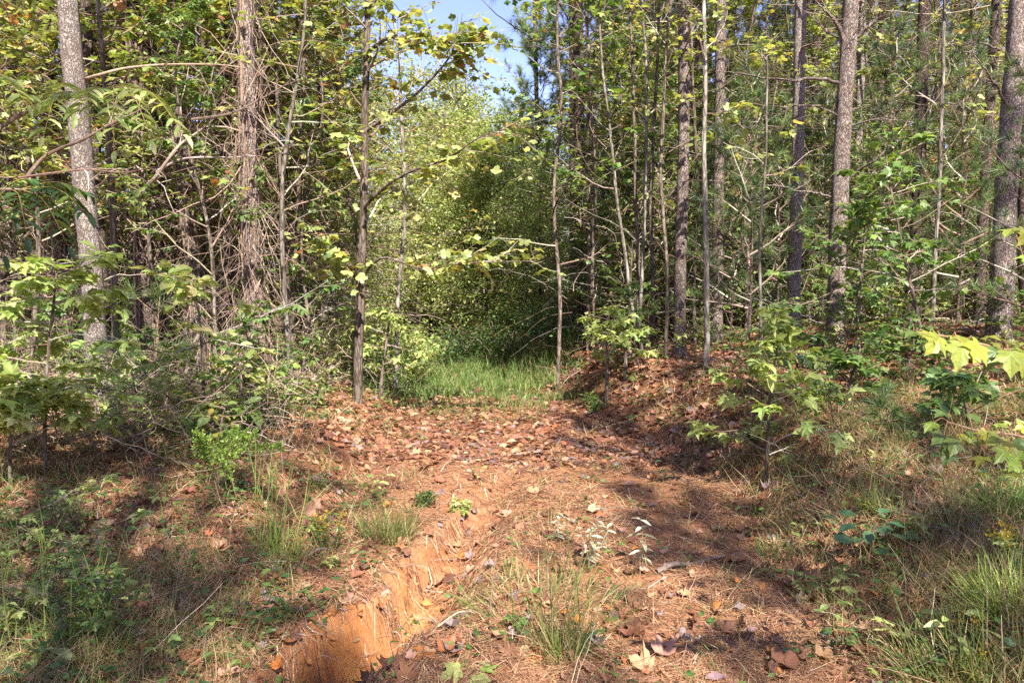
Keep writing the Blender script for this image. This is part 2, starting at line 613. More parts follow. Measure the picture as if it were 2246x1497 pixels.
T_LEAFLET = [palmate(H_LEAFLET, .45, d, c, f, i) for i, (d, c, f) in enumerate([(.25, 0, .3), (.5, 0, .35), (.1, 0, .25)])]
T_SMALL = [palmate(H_SMALL, .45, .25, 0, .3), palmate(H_SMALL, .45, .1, 0, .15)]
T_DEAD = [palmate(H_TULIP, .4, d, c, f, i) for i, (d, c, f) in enumerate([(-.5, .9, .0), (-.2, 1.6, .2), (.6, .4, .1), (-.9, .2, .3)])] + \
         [palmate(H_MAPLE, .25, d, c, f, i) for i, (d, c, f) in enumerate([(-.7, .5, .1), (-.3, 1.2, 0), (.5, .6, .1)])] + \
         [palmate(H_OVAL, .5, d, c, f, i) for i, (d, c, f) in enumerate([(-.5, 2.2, .1), (.6, 1.5, .2)])]
T_BLADE = (np.array([[-.5, 0, 0], [.5, 0, 0], [.35, .45, .09], [-.35, .45, .09], [0, 1, -.18]]), np.array([[0, 1, 2], [0, 2, 3], [3, 2, 4]]))

PAL = {
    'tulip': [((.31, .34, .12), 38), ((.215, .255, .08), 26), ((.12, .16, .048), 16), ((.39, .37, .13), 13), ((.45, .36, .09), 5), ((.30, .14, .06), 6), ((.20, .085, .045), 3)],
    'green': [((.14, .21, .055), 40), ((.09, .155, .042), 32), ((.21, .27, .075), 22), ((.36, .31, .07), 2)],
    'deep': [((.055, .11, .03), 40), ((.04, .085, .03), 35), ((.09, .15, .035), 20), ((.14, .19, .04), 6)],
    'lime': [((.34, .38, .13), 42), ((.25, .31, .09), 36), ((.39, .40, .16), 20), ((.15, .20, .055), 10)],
    'far': [((.32, .34, .125), 38), ((.225, .26, .085), 30), ((.41, .40, .16), 26), ((.12, .16, .05), 13), ((.45, .40, .12), 6), ((.32, .19, .09), 5)],
    'yellowgreen': [((.22, .28, .045), 35), ((.14, .21, .04), 30), ((.30, .31, .045), 20), ((.09, .15, .035), 20)],
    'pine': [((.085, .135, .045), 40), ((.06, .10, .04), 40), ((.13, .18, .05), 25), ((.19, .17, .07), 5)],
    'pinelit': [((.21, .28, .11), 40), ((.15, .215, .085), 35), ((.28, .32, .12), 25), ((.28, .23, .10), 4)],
    'litter': [((.24, .11, .065), 32), ((.31, .165, .10), 26), ((.16, .07, .045), 24), ((.38, .24, .155), 14), ((.32, .125, .06), 6), ((.22, .15, .15), 8), ((.11, .05, .035), 12)],
    'straw': [((.39, .215, .12), 30), ((.28, .135, .07), 34), ((.17, .075, .042), 26), ((.50, .34, .21), 12)],
    'grass': [((.12, .17, .04), 34), ((.08, .125, .035), 26), ((.19, .21, .06), 22), ((.36, .29, .15), 18), ((.27, .18, .09), 12)],
    'fern': [((.27, .38, .065), 40), ((.20, .31, .055), 35), ((.34, .42, .10), 20)],
    'stalk': [((.30, .37, .09), 40), ((.22, .30, .07), 30), ((.38, .38, .14), 20)],
    'bluegreen': [((.075, .145, .065), 40), ((.055, .11, .05), 30), ((.11, .19, .08), 20)],
    'drygrass': [((.46, .36, .20), 36), ((.36, .25, .13), 34), ((.26, .16, .085), 20), ((.30, .30, .11), 12)],
    'backgrass': [((.14, .22, .055), 40), ((.095, .165, .045), 30), ((.22, .29, .08), 20), ((.33, .29, .14), 12), ((.25, .18, .09), 6)],
    'cover': [((.085, .155, .04), 40), ((.055, .115, .035), 30), ((.14, .20, .05), 24), ((.20, .22, .07), 8), ((.20, .09, .04), 8)],
    'twig': [((.23, .165, .12), 30), ((.32, .26, .20), 25), ((.14, .09, .065), 30), ((.40, .35, .29), 12)],
    'vine': [((.28, .195, .145), 40), ((.18, .12, .09), 32), ((.38, .30, .225), 26)],
}


def pick(rng, pal, n, jit=.16):
    c = np.array([p[0] for p in PAL[pal]])
    w = np.array([p[1] for p in PAL[pal]], float)
    i = rng.choice(len(c), n, p=w / w.sum())
    return np.clip(c[i] * np.exp(rng.normal(0, jit, (n, 1))) * np.exp(rng.normal(0, .05, (n, 3))), .004, .9)


LEAFMESH = {}


def leaf_meshes(kind, temps, pal, n=10, mat=None):
    key = (kind, pal)
    if key not in LEAFMESH:
        rng = np.random.default_rng(abs(hash(kind + pal)) % 1000 if False else len(LEAFMESH) + 77)
        cols = pick(rng, pal, n)
        ms = []
        for i in range(n):
            b = MB()
            b.add(temps[i % len(temps)][0], temps[i % len(temps)][1], cols[i])
            ms.append(b.mesh("leaf", mat or M_VEIN))
        LEAFMESH[key] = ms
    return LEAFMESH[key]


def in_view(P):
    d = P - np.array([0, 0, EYE])
    f = d[:, 1] * math.cos(TILT) - d[:, 2] * math.sin(TILT)
    up = d[:, 1] * math.sin(TILT) + d[:, 2] * math.cos(TILT)
    f = np.maximum(f, .01)
    u, v = d[:, 0] / f * F_PX + 1123, 748.5 - up / f * F_PX
    return (u > -20) & (u < 2266) & (v > -20) & (v < 1517) & (d[:, 1] > .3), f


class Sprays:                                              # leaf positions collected while a plant grows
    def __init__(s):
        s.P, s.D, s.U, s.S = [], [], [], []

    def add(s, p, d, u, sc):
        s.P.append(p), s.D.append(d), s.U.append(u), s.S.append(sc)

    def arr(s):
        return np.array(s.P).reshape(-1, 3), np.array(s.D).reshape(-1, 3), np.array(s.U).reshape(-1, 3), np.array(s.S)


def twig_leaves(rng, sp, pts, n, size, flat=.35, droop=.35, spread=.9, start=.15):
    seg = len(pts) - 1
    for k in range(n):
        t = (start + (1 - start) * (k + rng.random() * .8) / n) * seg
        i = min(int(t), seg - 1)
        p = pts[i] + (pts[i + 1] - pts[i]) * (t - i)
        tg = pts[i + 1] - pts[i]
        tg = tg / (np.linalg.norm(tg) + 1e-9)
        side = np.cross(tg, [0, 0, 1.0])
        side = side / (np.linalg.norm(side) + 1e-9) * (1 if k % 2 else -1)
        d = tg * .5 + side * spread + np.array([0, 0, -droop]) + rng.normal(0, .3, 3)
        d = d / np.linalg.norm(d)
        sp.add(p + d * size * .35, d, np.array([0, 0, 1.0]) + rng.normal(0, flat, 3), size * (.4 + .9 * rng.random()))


def branchy(rng, wood, sp, trunk, trad, nb, z0, z1, blen, ntw, nlf, size, lift=.05, el=(.15, .8), col=None, flat=.35, az_bias=None, droop=.35, skip_leaf=0.0, mat=0):
    L = len(trunk) - 1
    for b in range(nb):
        fr = z0 + (z1 - z0) * (b + rng.random()) / nb
        t = fr * L
        i = min(int(t), L - 1)
        p = trunk[i] + (trunk[i + 1] - trunk[i]) * (t - i)
        az = b * 2.4 + rng.normal(0, .5) if az_bias is None else az_bias[0] + rng.normal(0, az_bias[1])
        e = rng.uniform(*el)
        ln = blen * (1.15 - .75 * fr) * rng.uniform(.55, 1.25)
        pts = grow(rng, p, [math.cos(az) * math.cos(e), math.sin(az) * math.cos(e), math.sin(e)], ln, 6, .13, lift)
        r = max(.004, trad[i] * rng.uniform(.28, .5))
        cc = pick(rng, 'twig', 1)[0] if col is None else col
        wood.tube(pts, np.linspace(r, .002, 7), 5, cc, mat)
        for k in range(ntw):
            s = rng.uniform(.2, 1) * 6
            j = min(int(s), 5)
            q = pts[j] + (pts[j + 1] - pts[j]) * (s - j)
            tg = pts[j + 1] - pts[j]
            a2 = math.atan2(tg[1], tg[0]) + rng.choice([-1, 1]) * rng.uniform(.4, 1.2)
            tp = grow(rng, q, [math.cos(a2), math.sin(a2), rng.uniform(-.2, .6)], ln * rng.uniform(.14, .38), 3, .2, .0)
            wood.tube(tp, np.linspace(min(r * .5, .005), .0015, 4), 3, cc, mat)
            if rng.random() >= skip_leaf:
                twig_leaves(rng, sp, tp, nlf, size, flat, droop)
        if rng.random() >= skip_leaf:
            twig_leaves(rng, sp, pts[3:], max(1, nlf), size, flat, droop)


def foliage(parent, origin, sp, kind, temps, pal, n_obj, rng, mat=None, stuff_name="foliage", world=True):
    P, D, U, S = sp.arr()
    if len(P) == 0:
        return
    if world and n_obj:
        vis, dist = in_view(P)
        score = np.where(vis, S / dist, 0) + 1e-6 * S
    else:
        score = S + rng.random(len(S)) * .05
    order = np.argsort(-score)
    top, rest = order[:n_obj], order[n_obj:]
    ms = leaf_meshes(kind, temps, pal, mat=mat)
    o = np.asarray(origin)
    for i in top:
        put("leaf", ms[rng.integers(len(ms))], parent, mat=leaf_mat(P[i] - o, D[i], U[i], S[i]))
    if len(rest):
        mbb = MB()
        for k, tm in enumerate(temps):
            r = rest[k::len(temps)]
            mbb.leaves(tm, P[r], D[r], U[r], S[r], pick(rng, pal, len(r)))
        ob = put(stuff_name, mbb.mesh(stuff_name, mat or M_LEAF, origin), parent)
        ob["kind"] = "stuff"


def trunk_mesh(pts, rad, sides, mat, origin, rough=.10, seed=0):
    b = MB()
    b.tube(pts, rad, sides, (.5, .5, .5), 0, rough, seed)
    return b.mesh("trunk", mat, origin, smooth=True)


# ------------------------------------------------------------------ shared pools: dead limbs, pine crowns
def dead_limb_mesh(seed):
    rng = np.random.default_rng(seed)
    b = MB()
    c = pick(rng, 'twig', 1)[0]
    pts = grow(rng, [0, 0, 0], [1, 0, rng.uniform(-.1, .45)], 1.0, 8, .16, rng.uniform(-.05, .03))
    b.tube(pts, np.linspace(.013, .0022, 9), 5, c)
    for k in range(rng.integers(3, 7)):
        i = rng.integers(2, 8)
        a = rng.choice([-1, 1]) * rng.uniform(.5, 1.1)
        tp = grow(rng, pts[i], [math.cos(a), math.sin(a), rng.uniform(-.3, .3)], rng.uniform(.15, .45), 4, .22)
        b.tube(tp, np.linspace(.0045, .0015, 5), 4, c)
    return b.mesh("branch", M_TWIG)


LIMBS = [dead_limb_mesh(300 + i) for i in range(12)]


def tuft(nn, seed):                                        # a spray of long needles round a shoot along +y
    rng = np.random.default_rng(seed)
    v, f = [], []
    for i in range(nn):
        a = rng.random() * 2 * math.pi
        e = rng.uniform(.25, 1.25)
        d = np.array([math.cos(a) * math.sin(e), math.cos(e), math.sin(a) * math.sin(e)])
        b = np.array([0, -rng.random() * .5, 0])
        side = np.cross(d, rng.normal(0, 1, 3))
        side = side / np.linalg.norm(side) * .022
        tip = b + d * rng.uniform(.75, 1.05) + np.array([0, 0, -.12])
        k = len(v)
        v += [b - side, b + side, tip]
        f.append([k, k + 1, k + 2])
    return np.array(v), np.array(f)


TUFTS = [tuft(30, i) for i in range(3)]


def pine_crown(seed, height, spread, nb, ntuft, size=.2, pal='pine'):
    rng = np.random.default_rng(seed)
    b = MB()
    P, D, U = [], [], []
    for i in range(nb):
        fr = (i + rng.random()) / nb
        z = fr * height
        ln = spread * (1 - fr) ** .7 * rng.uniform(.55, 1.2) + .25
        az = i * 2.4 + rng.normal(0, .4)
        e = .15 + .8 * fr + rng.normal(0, .15)
        pts = grow(rng, [0, 0, z], [math.cos(az) * math.cos(e), math.sin(az) * math.cos(e), math.sin(e)], ln, 6, .12, .07)
        b.tube(pts, np.linspace(.02 * (1 - .6 * fr), .004, 7), 4, pick(rng, 'twig', 1)[0], 0)
        for k in range(ntuft):
            s = rng.uniform(.3, 1) * 6 if k else 5.99
            j = min(int(s), 5)
            q = pts[j] + (pts[j + 1] - pts[j]) * (s - j)
            tg = nrm(pts[j + 1] - pts[j])
            d = nrm(tg + rng.normal(0, .6, 3) + np.array([0, 0, .25]))
            ql = rng.uniform(.05, .32)
            b.tube(np.array([q, q + d * ql]), [.004, .003], 3, (.2, .14, .1), 0)
            P.append(q + d * ql), D.append(d), U.append(rng.normal(0, 1, 3))
    P, D, U = np.array(P), np.array(D), np.array(U)
    for k, tm in enumerate(TUFTS):
        b.leaves(tm, P[k::3], D[k::3], U[k::3], size * rng.uniform(.8, 1.2, len(P[k::3])), pick(rng, pal, len(P[k::3])), 1)
    return b.mesh("crown", [M_TWIG, M_NEEDLE])


CROWNS = [pine_crown(40 + i, 5.5, 2.1, 34, 11) for i in range(4)]
CROWN_RICH = pine_crown(60, 7.5, 2.7, 64, 17, .2)
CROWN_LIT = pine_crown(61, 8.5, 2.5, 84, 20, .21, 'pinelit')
CROWN_YOUNG = [pine_crown(70 + i, 3.2, .9, 30, 9, .15) for i in range(2)]
T_PINE_GROUP = "pines of the plantation"


def pine(label, px, Y, w0, w1, top=14.0, crown=0, ndead=10, seed=0, mat=None, sides=14, limbs=(), base_v=None, group=None, crown_z=None, dead=(1.0, 6.5), name="pine_tree"):
    """px: trunk positions from the foot upward, w0/w1: widths in the photo at foot and at the top of the picture"""
    rng = np.random.default_rng(1000 + seed)
    P = [W(u, v, Y) for u, v in px]
    P[0][2] = H(P[0][0], P[0][1]) - .05
    up = nrm(P[-1] - P[-2]) * .6 + np.array([0, 0, .4])
    up = up / up[2]
    while P[-1][2] < top:
        P.append(P[-1] + up * min(2.0, top - P[-1][2] + .01) + rng.normal(0, .02, 3) * [1, 1, 0])
    P = np.array(P)
    n = int(np.linalg.norm(P[-1] - P[0]) / .16) + 2
    pts = spline(P, n)
    k = Y / F_PX / 2 * (.86 if px[0][0] < 1000 else .94)
    zt = W(1123, 0, Y)[2]
    f = np.clip((pts[:, 2] - P[0][2]) / max(zt - P[0][2], .5), 0, 1)
    rad = (w0 + (w1 - w0) * f) * k
    rad *= np.interp(pts[:, 2], [zt, top], [1, .25])
    flare = np.clip(1 - (pts[:, 2] - P[0][2]) / .35, 0, 1)
    rad *= 1 + .35 * flare ** 2
    base = P[0]
    t = thing(name, label, "pine tree", base, group)
    put("trunk", trunk_mesh(pts, rad, sides, mat or M_PINE, base, .09, seed), t)
    for (lp, r0, Ys) in limbs:
        q = np.array([W(u, v, Y + dy) for (u, v), dy in zip(lp, Ys)])
        q = spline(q, 22)
        q[1:-1] += rng.normal(0, .006, (20, 3))
        b = MB()
        b.tube(q, np.linspace(r0 * k, .004, 22), 6, (.5, .5, .5), 0, .1, seed)
        for j in range(5):
            i = rng.integers(6, 20)
            tg = nrm(q[i + 1] - q[i])
            tp = grow(rng, q[i], tg + rng.normal(0, .6, 3), rng.uniform(.15, .5), 4, .2)
            b.tube(tp, np.linspace(.006, .0018, 5), 4, (.5, .5, .5))
        put("branch", b.mesh("branch", mat or M_PINE, base, smooth=True), t)
    for i in range(ndead):
        z = base[2] + rng.uniform(*dead)
        j = int(np.clip(np.searchsorted(pts[:, 2], z), 1, n - 2))
        L = rng.uniform(.35, 1.35)
        az = rng.random() * 2 * math.pi
        put("branch", LIMBS[rng.integers(len(LIMBS))], t, mat=TRS(pts[j] - base, az, (L, L, L), (0, 0)))
    if crown is not None:
        cz = crown_z if crown_z is not None else top - 5.5
        j = int(np.clip(np.searchsorted(pts[:, 2], cz), 1, n - 2))
        put("crown", crown if not isinstance(crown, int) else CROWNS[crown % 4], t, mat=TRS(pts[j] - base, rng.random() * 6.28, rng.uniform(.9, 1.15) * (.68 if px[0][0] < 1000 else .9 if isinstance(crown, int) else 1)))
    return t, pts, rad


# ------------------------------------------------------------------ pines one can point to
VINE_HOSTS = []
pine("tall pale pine with a curved lit trunk rising behind the sumac fronds", [(243, 962), (215, 800), (203, 620), (188, 450), (172, 260), (150, 20)], 7.0, 52, 48, seed=1, sides=22, ndead=7, mat=M_PINE_PALE_LIT)
pine("slim grey pine trunk leaning in the top corner beside the sumac", [(-10, 900), (20, 480), (27, 260), (14, 0)], 11, 34, 28, seed=2, crown=1, ndead=6)
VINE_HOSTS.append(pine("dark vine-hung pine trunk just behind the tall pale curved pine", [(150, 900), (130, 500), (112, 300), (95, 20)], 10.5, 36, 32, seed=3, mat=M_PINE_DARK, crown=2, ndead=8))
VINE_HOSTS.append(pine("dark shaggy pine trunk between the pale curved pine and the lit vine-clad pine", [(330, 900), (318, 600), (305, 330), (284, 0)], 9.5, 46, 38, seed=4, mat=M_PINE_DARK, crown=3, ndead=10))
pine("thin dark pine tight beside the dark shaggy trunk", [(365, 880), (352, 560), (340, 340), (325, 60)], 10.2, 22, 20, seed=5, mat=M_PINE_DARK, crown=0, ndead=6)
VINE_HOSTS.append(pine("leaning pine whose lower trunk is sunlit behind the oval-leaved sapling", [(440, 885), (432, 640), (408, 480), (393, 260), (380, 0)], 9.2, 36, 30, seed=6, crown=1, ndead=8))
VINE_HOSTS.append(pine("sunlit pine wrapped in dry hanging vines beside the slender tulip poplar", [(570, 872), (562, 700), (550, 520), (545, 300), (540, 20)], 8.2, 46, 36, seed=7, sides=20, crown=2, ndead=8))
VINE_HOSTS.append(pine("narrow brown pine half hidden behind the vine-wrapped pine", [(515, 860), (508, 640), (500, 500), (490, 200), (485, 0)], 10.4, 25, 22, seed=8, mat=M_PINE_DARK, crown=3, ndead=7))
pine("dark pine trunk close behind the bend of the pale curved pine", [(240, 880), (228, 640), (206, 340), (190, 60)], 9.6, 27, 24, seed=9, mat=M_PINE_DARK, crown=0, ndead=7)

pine("straight slim pine at the top of the leafy bank beside the track", [(1491, 800), (1492, 600), (1499, 330), (1500, 20)], 9.6, 29, 24, seed=11, crown=0, ndead=14, sides=16)
pine("greyish pine standing just behind the slim pine on the bank", [(1572, 790), (1574, 560), (1577, 330), (1581, 40)], 11.2, 27, 22, seed=12, crown=1, ndead=14)
pine("pale trunked pine brightly lit along its right side", [(1741, 800), (1742, 620), (1750, 350), (1756, 0)], 9.8, 31, 25, seed=13, crown=2, ndead=10, sides=18, mat=M_PINE_PALE_LIT)
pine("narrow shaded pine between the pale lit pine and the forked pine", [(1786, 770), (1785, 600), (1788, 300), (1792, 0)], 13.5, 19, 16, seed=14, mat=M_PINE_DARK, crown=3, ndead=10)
pine("stout pine with crooked bare limbs forking out near the top of the picture", [(1831, 815), (1834, 640), (1842, 420), (1851, 250), (1866, 0)], 9.0, 41, 33, seed=15, crown=0, ndead=8, sides=22,
     limbs=[([(1841, 182), (1783, 172), (1736, 178), (1663, 168), (1613, 160), (1569, 157)], 8, [0, -.1, -.2, -.3, -.3, -.2]),
            ([(1844, 257), (1809, 240), (1769, 230), (1729, 235), (1693, 233)], 6, [0, -.1, -.25, -.3, -.35]),
            ([(1836, 417), (1879, 377), (1919, 353), (1953, 317), (1979, 307)], 8, [0, -.1, -.3, -.4, -.5]),
            ([(1823, 433), (1789, 423), (1749, 418), (1696, 403)], 6, [0, .1, .1, .2]),
            ([(1851, 92), (1836, 53), (1813, 27), (1780, -8)], 13, [0, -.1, -.2, -.3]),
            ([(1872, 90), (1906, 57), (1936, 30), (1960, -10)], 10, [0, -.1, -.2, -.3]),
            ([(1869, 277), (1913, 263), (1963, 263), (2006, 270)], 5, [0, -.2, -.3, -.3]),
            ([(1846, 90), (1806, 63), (1780, 37), (1757, 20)], 6, [0, .1, .2, .3])])
pine("thin whitish pine right behind the stout forked pine", [(1880, 780), (1878, 500), (1884, 300), (1892, 0)], 13, 20, 16, seed=16, crown=1, ndead=8, mat=M_PINE_PALE_LIT)
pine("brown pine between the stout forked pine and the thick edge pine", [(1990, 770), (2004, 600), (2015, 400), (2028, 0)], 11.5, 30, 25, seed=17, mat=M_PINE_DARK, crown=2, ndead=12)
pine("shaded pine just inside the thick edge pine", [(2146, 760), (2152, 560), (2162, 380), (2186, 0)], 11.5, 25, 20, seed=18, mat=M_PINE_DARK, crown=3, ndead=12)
pine("thickest pine with furrowed bark near the picture edge behind the maple twigs", [(2188, 765), (2198, 600), (2212, 330), (2238, 0)], 8.2, 52, 42, seed=19, sides=22, crown=0, ndead=6,
     limbs=[([(2209, 237), (2193, 203), (2173, 170), (2146, 133), (2119, 100)], 7, [0, -.1, -.2, -.3, -.3]),
            ([(2190, 110), (2150, 95), (2110, 105)], 6, [0, .1, .1])])
pine("dark pine cut by the picture edge behind the thickest pine", [(2255, 770), (2246, 560), (2250, 330), (2262, 0)], 10.5, 28, 24, seed=20, mat=M_PINE_DARK, crown=1, ndead=8)
pine("dark twin-looking pine in shade beyond the grey sapling clump", [(1273, 760), (1270, 480), (1266, 230), (1264, 60)], 14, 19, 15, seed=21, mat=M_PINE_DARK, crown=2, ndead=10)
pine("slender pine half hidden behind the dark pine beyond the sapling clump", [(1284, 760), (1281, 480), (1276, 230), (1274, 60)], 15, 13, 11, seed=22, mat=M_PINE_DARK, crown=3, ndead=6)
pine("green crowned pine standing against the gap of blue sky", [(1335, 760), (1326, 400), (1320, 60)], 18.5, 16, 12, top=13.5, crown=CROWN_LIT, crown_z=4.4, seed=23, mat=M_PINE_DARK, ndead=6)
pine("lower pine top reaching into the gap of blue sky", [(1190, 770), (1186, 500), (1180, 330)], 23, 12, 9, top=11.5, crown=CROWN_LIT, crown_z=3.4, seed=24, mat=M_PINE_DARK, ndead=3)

# pines further in, each of them its own tree
rng = np.random.default_rng(5)
deep = [(u, Y) for u, Y in zip([1395, 1450, 1520, 1545, 1610, 1640, 1690, 1712, 1775, 1815, 1925, 1955, 1985, 2060, 2090, 2125, 2215, 2240, 1350, 1660],
                              [16, 19, 14, 21, 15, 22, 16.5, 24, 19, 17, 15, 21, 26, 16, 20, 14.5, 15, 22, 20, 27])]
for i, (u, Y) in enumerate(deep):
    pine("thin shaded pine trunk deeper in the woods beyond the leafy bank", [(u, 760), (u + rng.normal(0, 4), 400), (u + rng.normal(3, 8), 40)], Y, 300 / Y, 240 / Y, seed=40 + i, mat=[M_PINE_DARK, M_PINE][i % 3 == 0], sides=9,
         crown=i, ndead=14, group="pines deeper in the woods on the bank", top=rng.uniform(11, 14), crown_z=rng.uniform(4.5, 8), dead=(.8, 7.5))
deep = [(60, 14), (180, 16), (265, 13), (420, 15), (470, 18), (600, 14.5), (640, 19), (690, 16), (-60, 12), (760, 21)]
for i, (u, Y) in enumerate(deep):
    pine("thin dim pine trunk among the brushy thicket", [(u, 790), (u - 6, 400), (u - 14 + rng.normal(0, 6), 40)], Y, 290 / Y, 230 / Y, seed=70 + i, mat=[M_PINE_DARK, M_PINE][i % 2], sides=9,
         crown=i, ndead=9, group="pines deeper in the brushy thicket", top=rng.uniform(10.5, 13))

# pines standing beside and behind the viewpoint: they throw the dappled shade over the track
rng = np.random.default_rng(9)
behind = [(5.4, -3.0), (0.8, -5.6), (4.7, -4.2), (4.8, -8.0), (-3.4, -5.2), (-2.4, -9.4), (3.4, -10.6), (6.0, -9.2), (-5.6, -9.0), (8.0, -1.6), (8.4, -7.8), (-1.0, -13.6), (9.6, -3.4), (0.2, -11.2), (0.5, -7.2), (2.2, -9.6)]
for i, (x, y) in enumerate(behind):
    z = float(H(x, y))
    t = thing("pine_tree", "pine standing behind the viewpoint outside the picture", "pine tree", (x, y, z), "pines behind the viewpoint")
    top = rng.uniform(12, 14.5)
    pts = spline(np.array([[x, y, z - .05], [x + rng.normal(0, .05), y, z + 4], [x + rng.normal(0, .12), y, z + 8], [x + rng.normal(0, .2), y + rng.normal(0, .2), z + top]]), 30)
    put("trunk", trunk_mesh(pts, np.linspace(.115, .03, 30), 9, M_PINE, (x, y, z), .08, i), t)
    put("crown", CROWNS[i % 4], t, mat=TRS(pts[17] - np.array([x, y, z]), rng.random() * 6.28, rng.uniform(1.0, 1.25)))


# ------------------------------------------------------------------ broadleaf saplings one can point to
def sapling(name, label, cat, px, Y, w0, w1, top, nb, blen, kind, temps, pal, size, ntw=4, nlf=4, z0=.3, z1=.97, n_obj=100, seed=0, mat=None, limbs=(), lift=.05, el=(.1, .8), skip=0.0, flat=.4, group=None, limb_tw=9):
    rng = np.random.default_rng(2000 + seed)
    Ys = Y if isinstance(Y, (list, tuple)) else [Y] * len(px)
    P = [W(u, v, yy) for (u, v), yy in zip(px, Ys)]
    P[0][2] = H(P[0][0], P[0][1]) - .03
    up = nrm(P[-1] - P[-2]) * .6 + np.array([0, 0, .4])
    up = up / max(up[2], .3)
    while P[-1][2] < top:
        P.append(P[-1] + up * min(.9, top - P[-1][2] + .01) + rng.normal(0, .05, 3) * [1, 1, 0])
    P = np.array(P)
    n = int(np.linalg.norm(P[-1] - P[0]) / .15) + 6
    pts = spline(P, n)
    k = Ys[0] / F_PX / 2
    rad = np.linspace(w0, w1, n) * k
    pts[1:] += np.stack([.05 * fbm(pts[1:, 2] * 1.1, seed * 3.7 + 0 * pts[1:, 2], 7), .05 * fbm(pts[1:, 2] * 1.1, seed * 5.1 + 0 * pts[1:, 2], 8), 0 * pts[1:, 2]], -1)
    base = P[0]
    t = thing(name, label, cat, base, group)
    put("trunk", trunk_mesh(pts, rad, 9, mat or M_GREY, base, .06, seed), t)
    wood, sp = MB(), Sprays()
    branchy(rng, wood, sp, pts, rad, nb, z0, z1, blen, ntw, nlf, size, lift, el, flat=flat, skip_leaf=skip)
    for (lp, r0, ly) in limbs:
        q = spline(np.array([W(u, v, yy) for (u, v), yy in zip(lp, ly)]), 24)
        b = MB()
        b.tube(q, np.linspace(r0 * k, .003, 24), 6, (.5, .5, .5), 0, .08, seed)
        put("branch", b.mesh("branch", M_BROWN, base, smooth=True), t)
        for j in range(limb_tw):
            i = rng.integers(4, 23)
            tg = nrm(q[i] - q[i - 1])
            a2 = math.atan2(tg[1], tg[0]) + rng.choice([-1, 1]) * rng.uniform(.3, 1.3)
            tp = grow(rng, q[i], [math.cos(a2), math.sin(a2), rng.uniform(-.3, .6)], rng.uniform(.2, .6), 4, .2)
            wood.tube(tp, np.linspace(.005, .0016, 5), 4, pick(rng, 'twig', 1)[0])
            twig_leaves(rng, sp, tp, nlf + 1, size, flat)
    tw = put("twigs", wood.mesh("twigs", M_TWIG, base), t)
    tw["kind"] = "stuff"
    foliage(t, base, sp, kind, temps, pal, n_obj, rng)
    return t


sapling("tulip_poplar", "slender tulip poplar with long dark limbs arching over the track", "tulip poplar",
        [(785, 862), (788, 740), (792, 620), (796, 480), (799, 300), (803, 150), (806, 0)], 8.6, 21, 9, 7.2, 16, 1.5, 'tulip', T_TULIP, 'tulip', .10, 5, 5, .3, .97, 300, 1, M_BROWN,
        limbs=[([(797, 455), (850, 405), (910, 372), (980, 350), (1045, 305), (1112, 281)], 9, [8.6, 8.3, 8.1, 7.9, 7.7, 7.5]),
               ([(799, 290), (870, 240), (923, 197), (983, 130), (1003, 77), (1015, 30)], 8, [8.6, 8.4, 8.2, 8.1, 8, 8]),
               ([(801, 120), (850, 85), (900, 92), (968, 98), (1000, 96)], 9, [8.6, 8.2, 8.0, 7.8, 7.8]),
               ([(793, 610), (840, 565), (930, 590), (1010, 578), (1090, 574), (1180, 572)], 7, [8.6, 8.3, 8, 7.8, 7.6, 7.5]),
               ([(792, 640), (770, 590), (735, 545), (700, 520)], 6, [8.6, 8.4, 8.3, 8.2])], limb_tw=26)

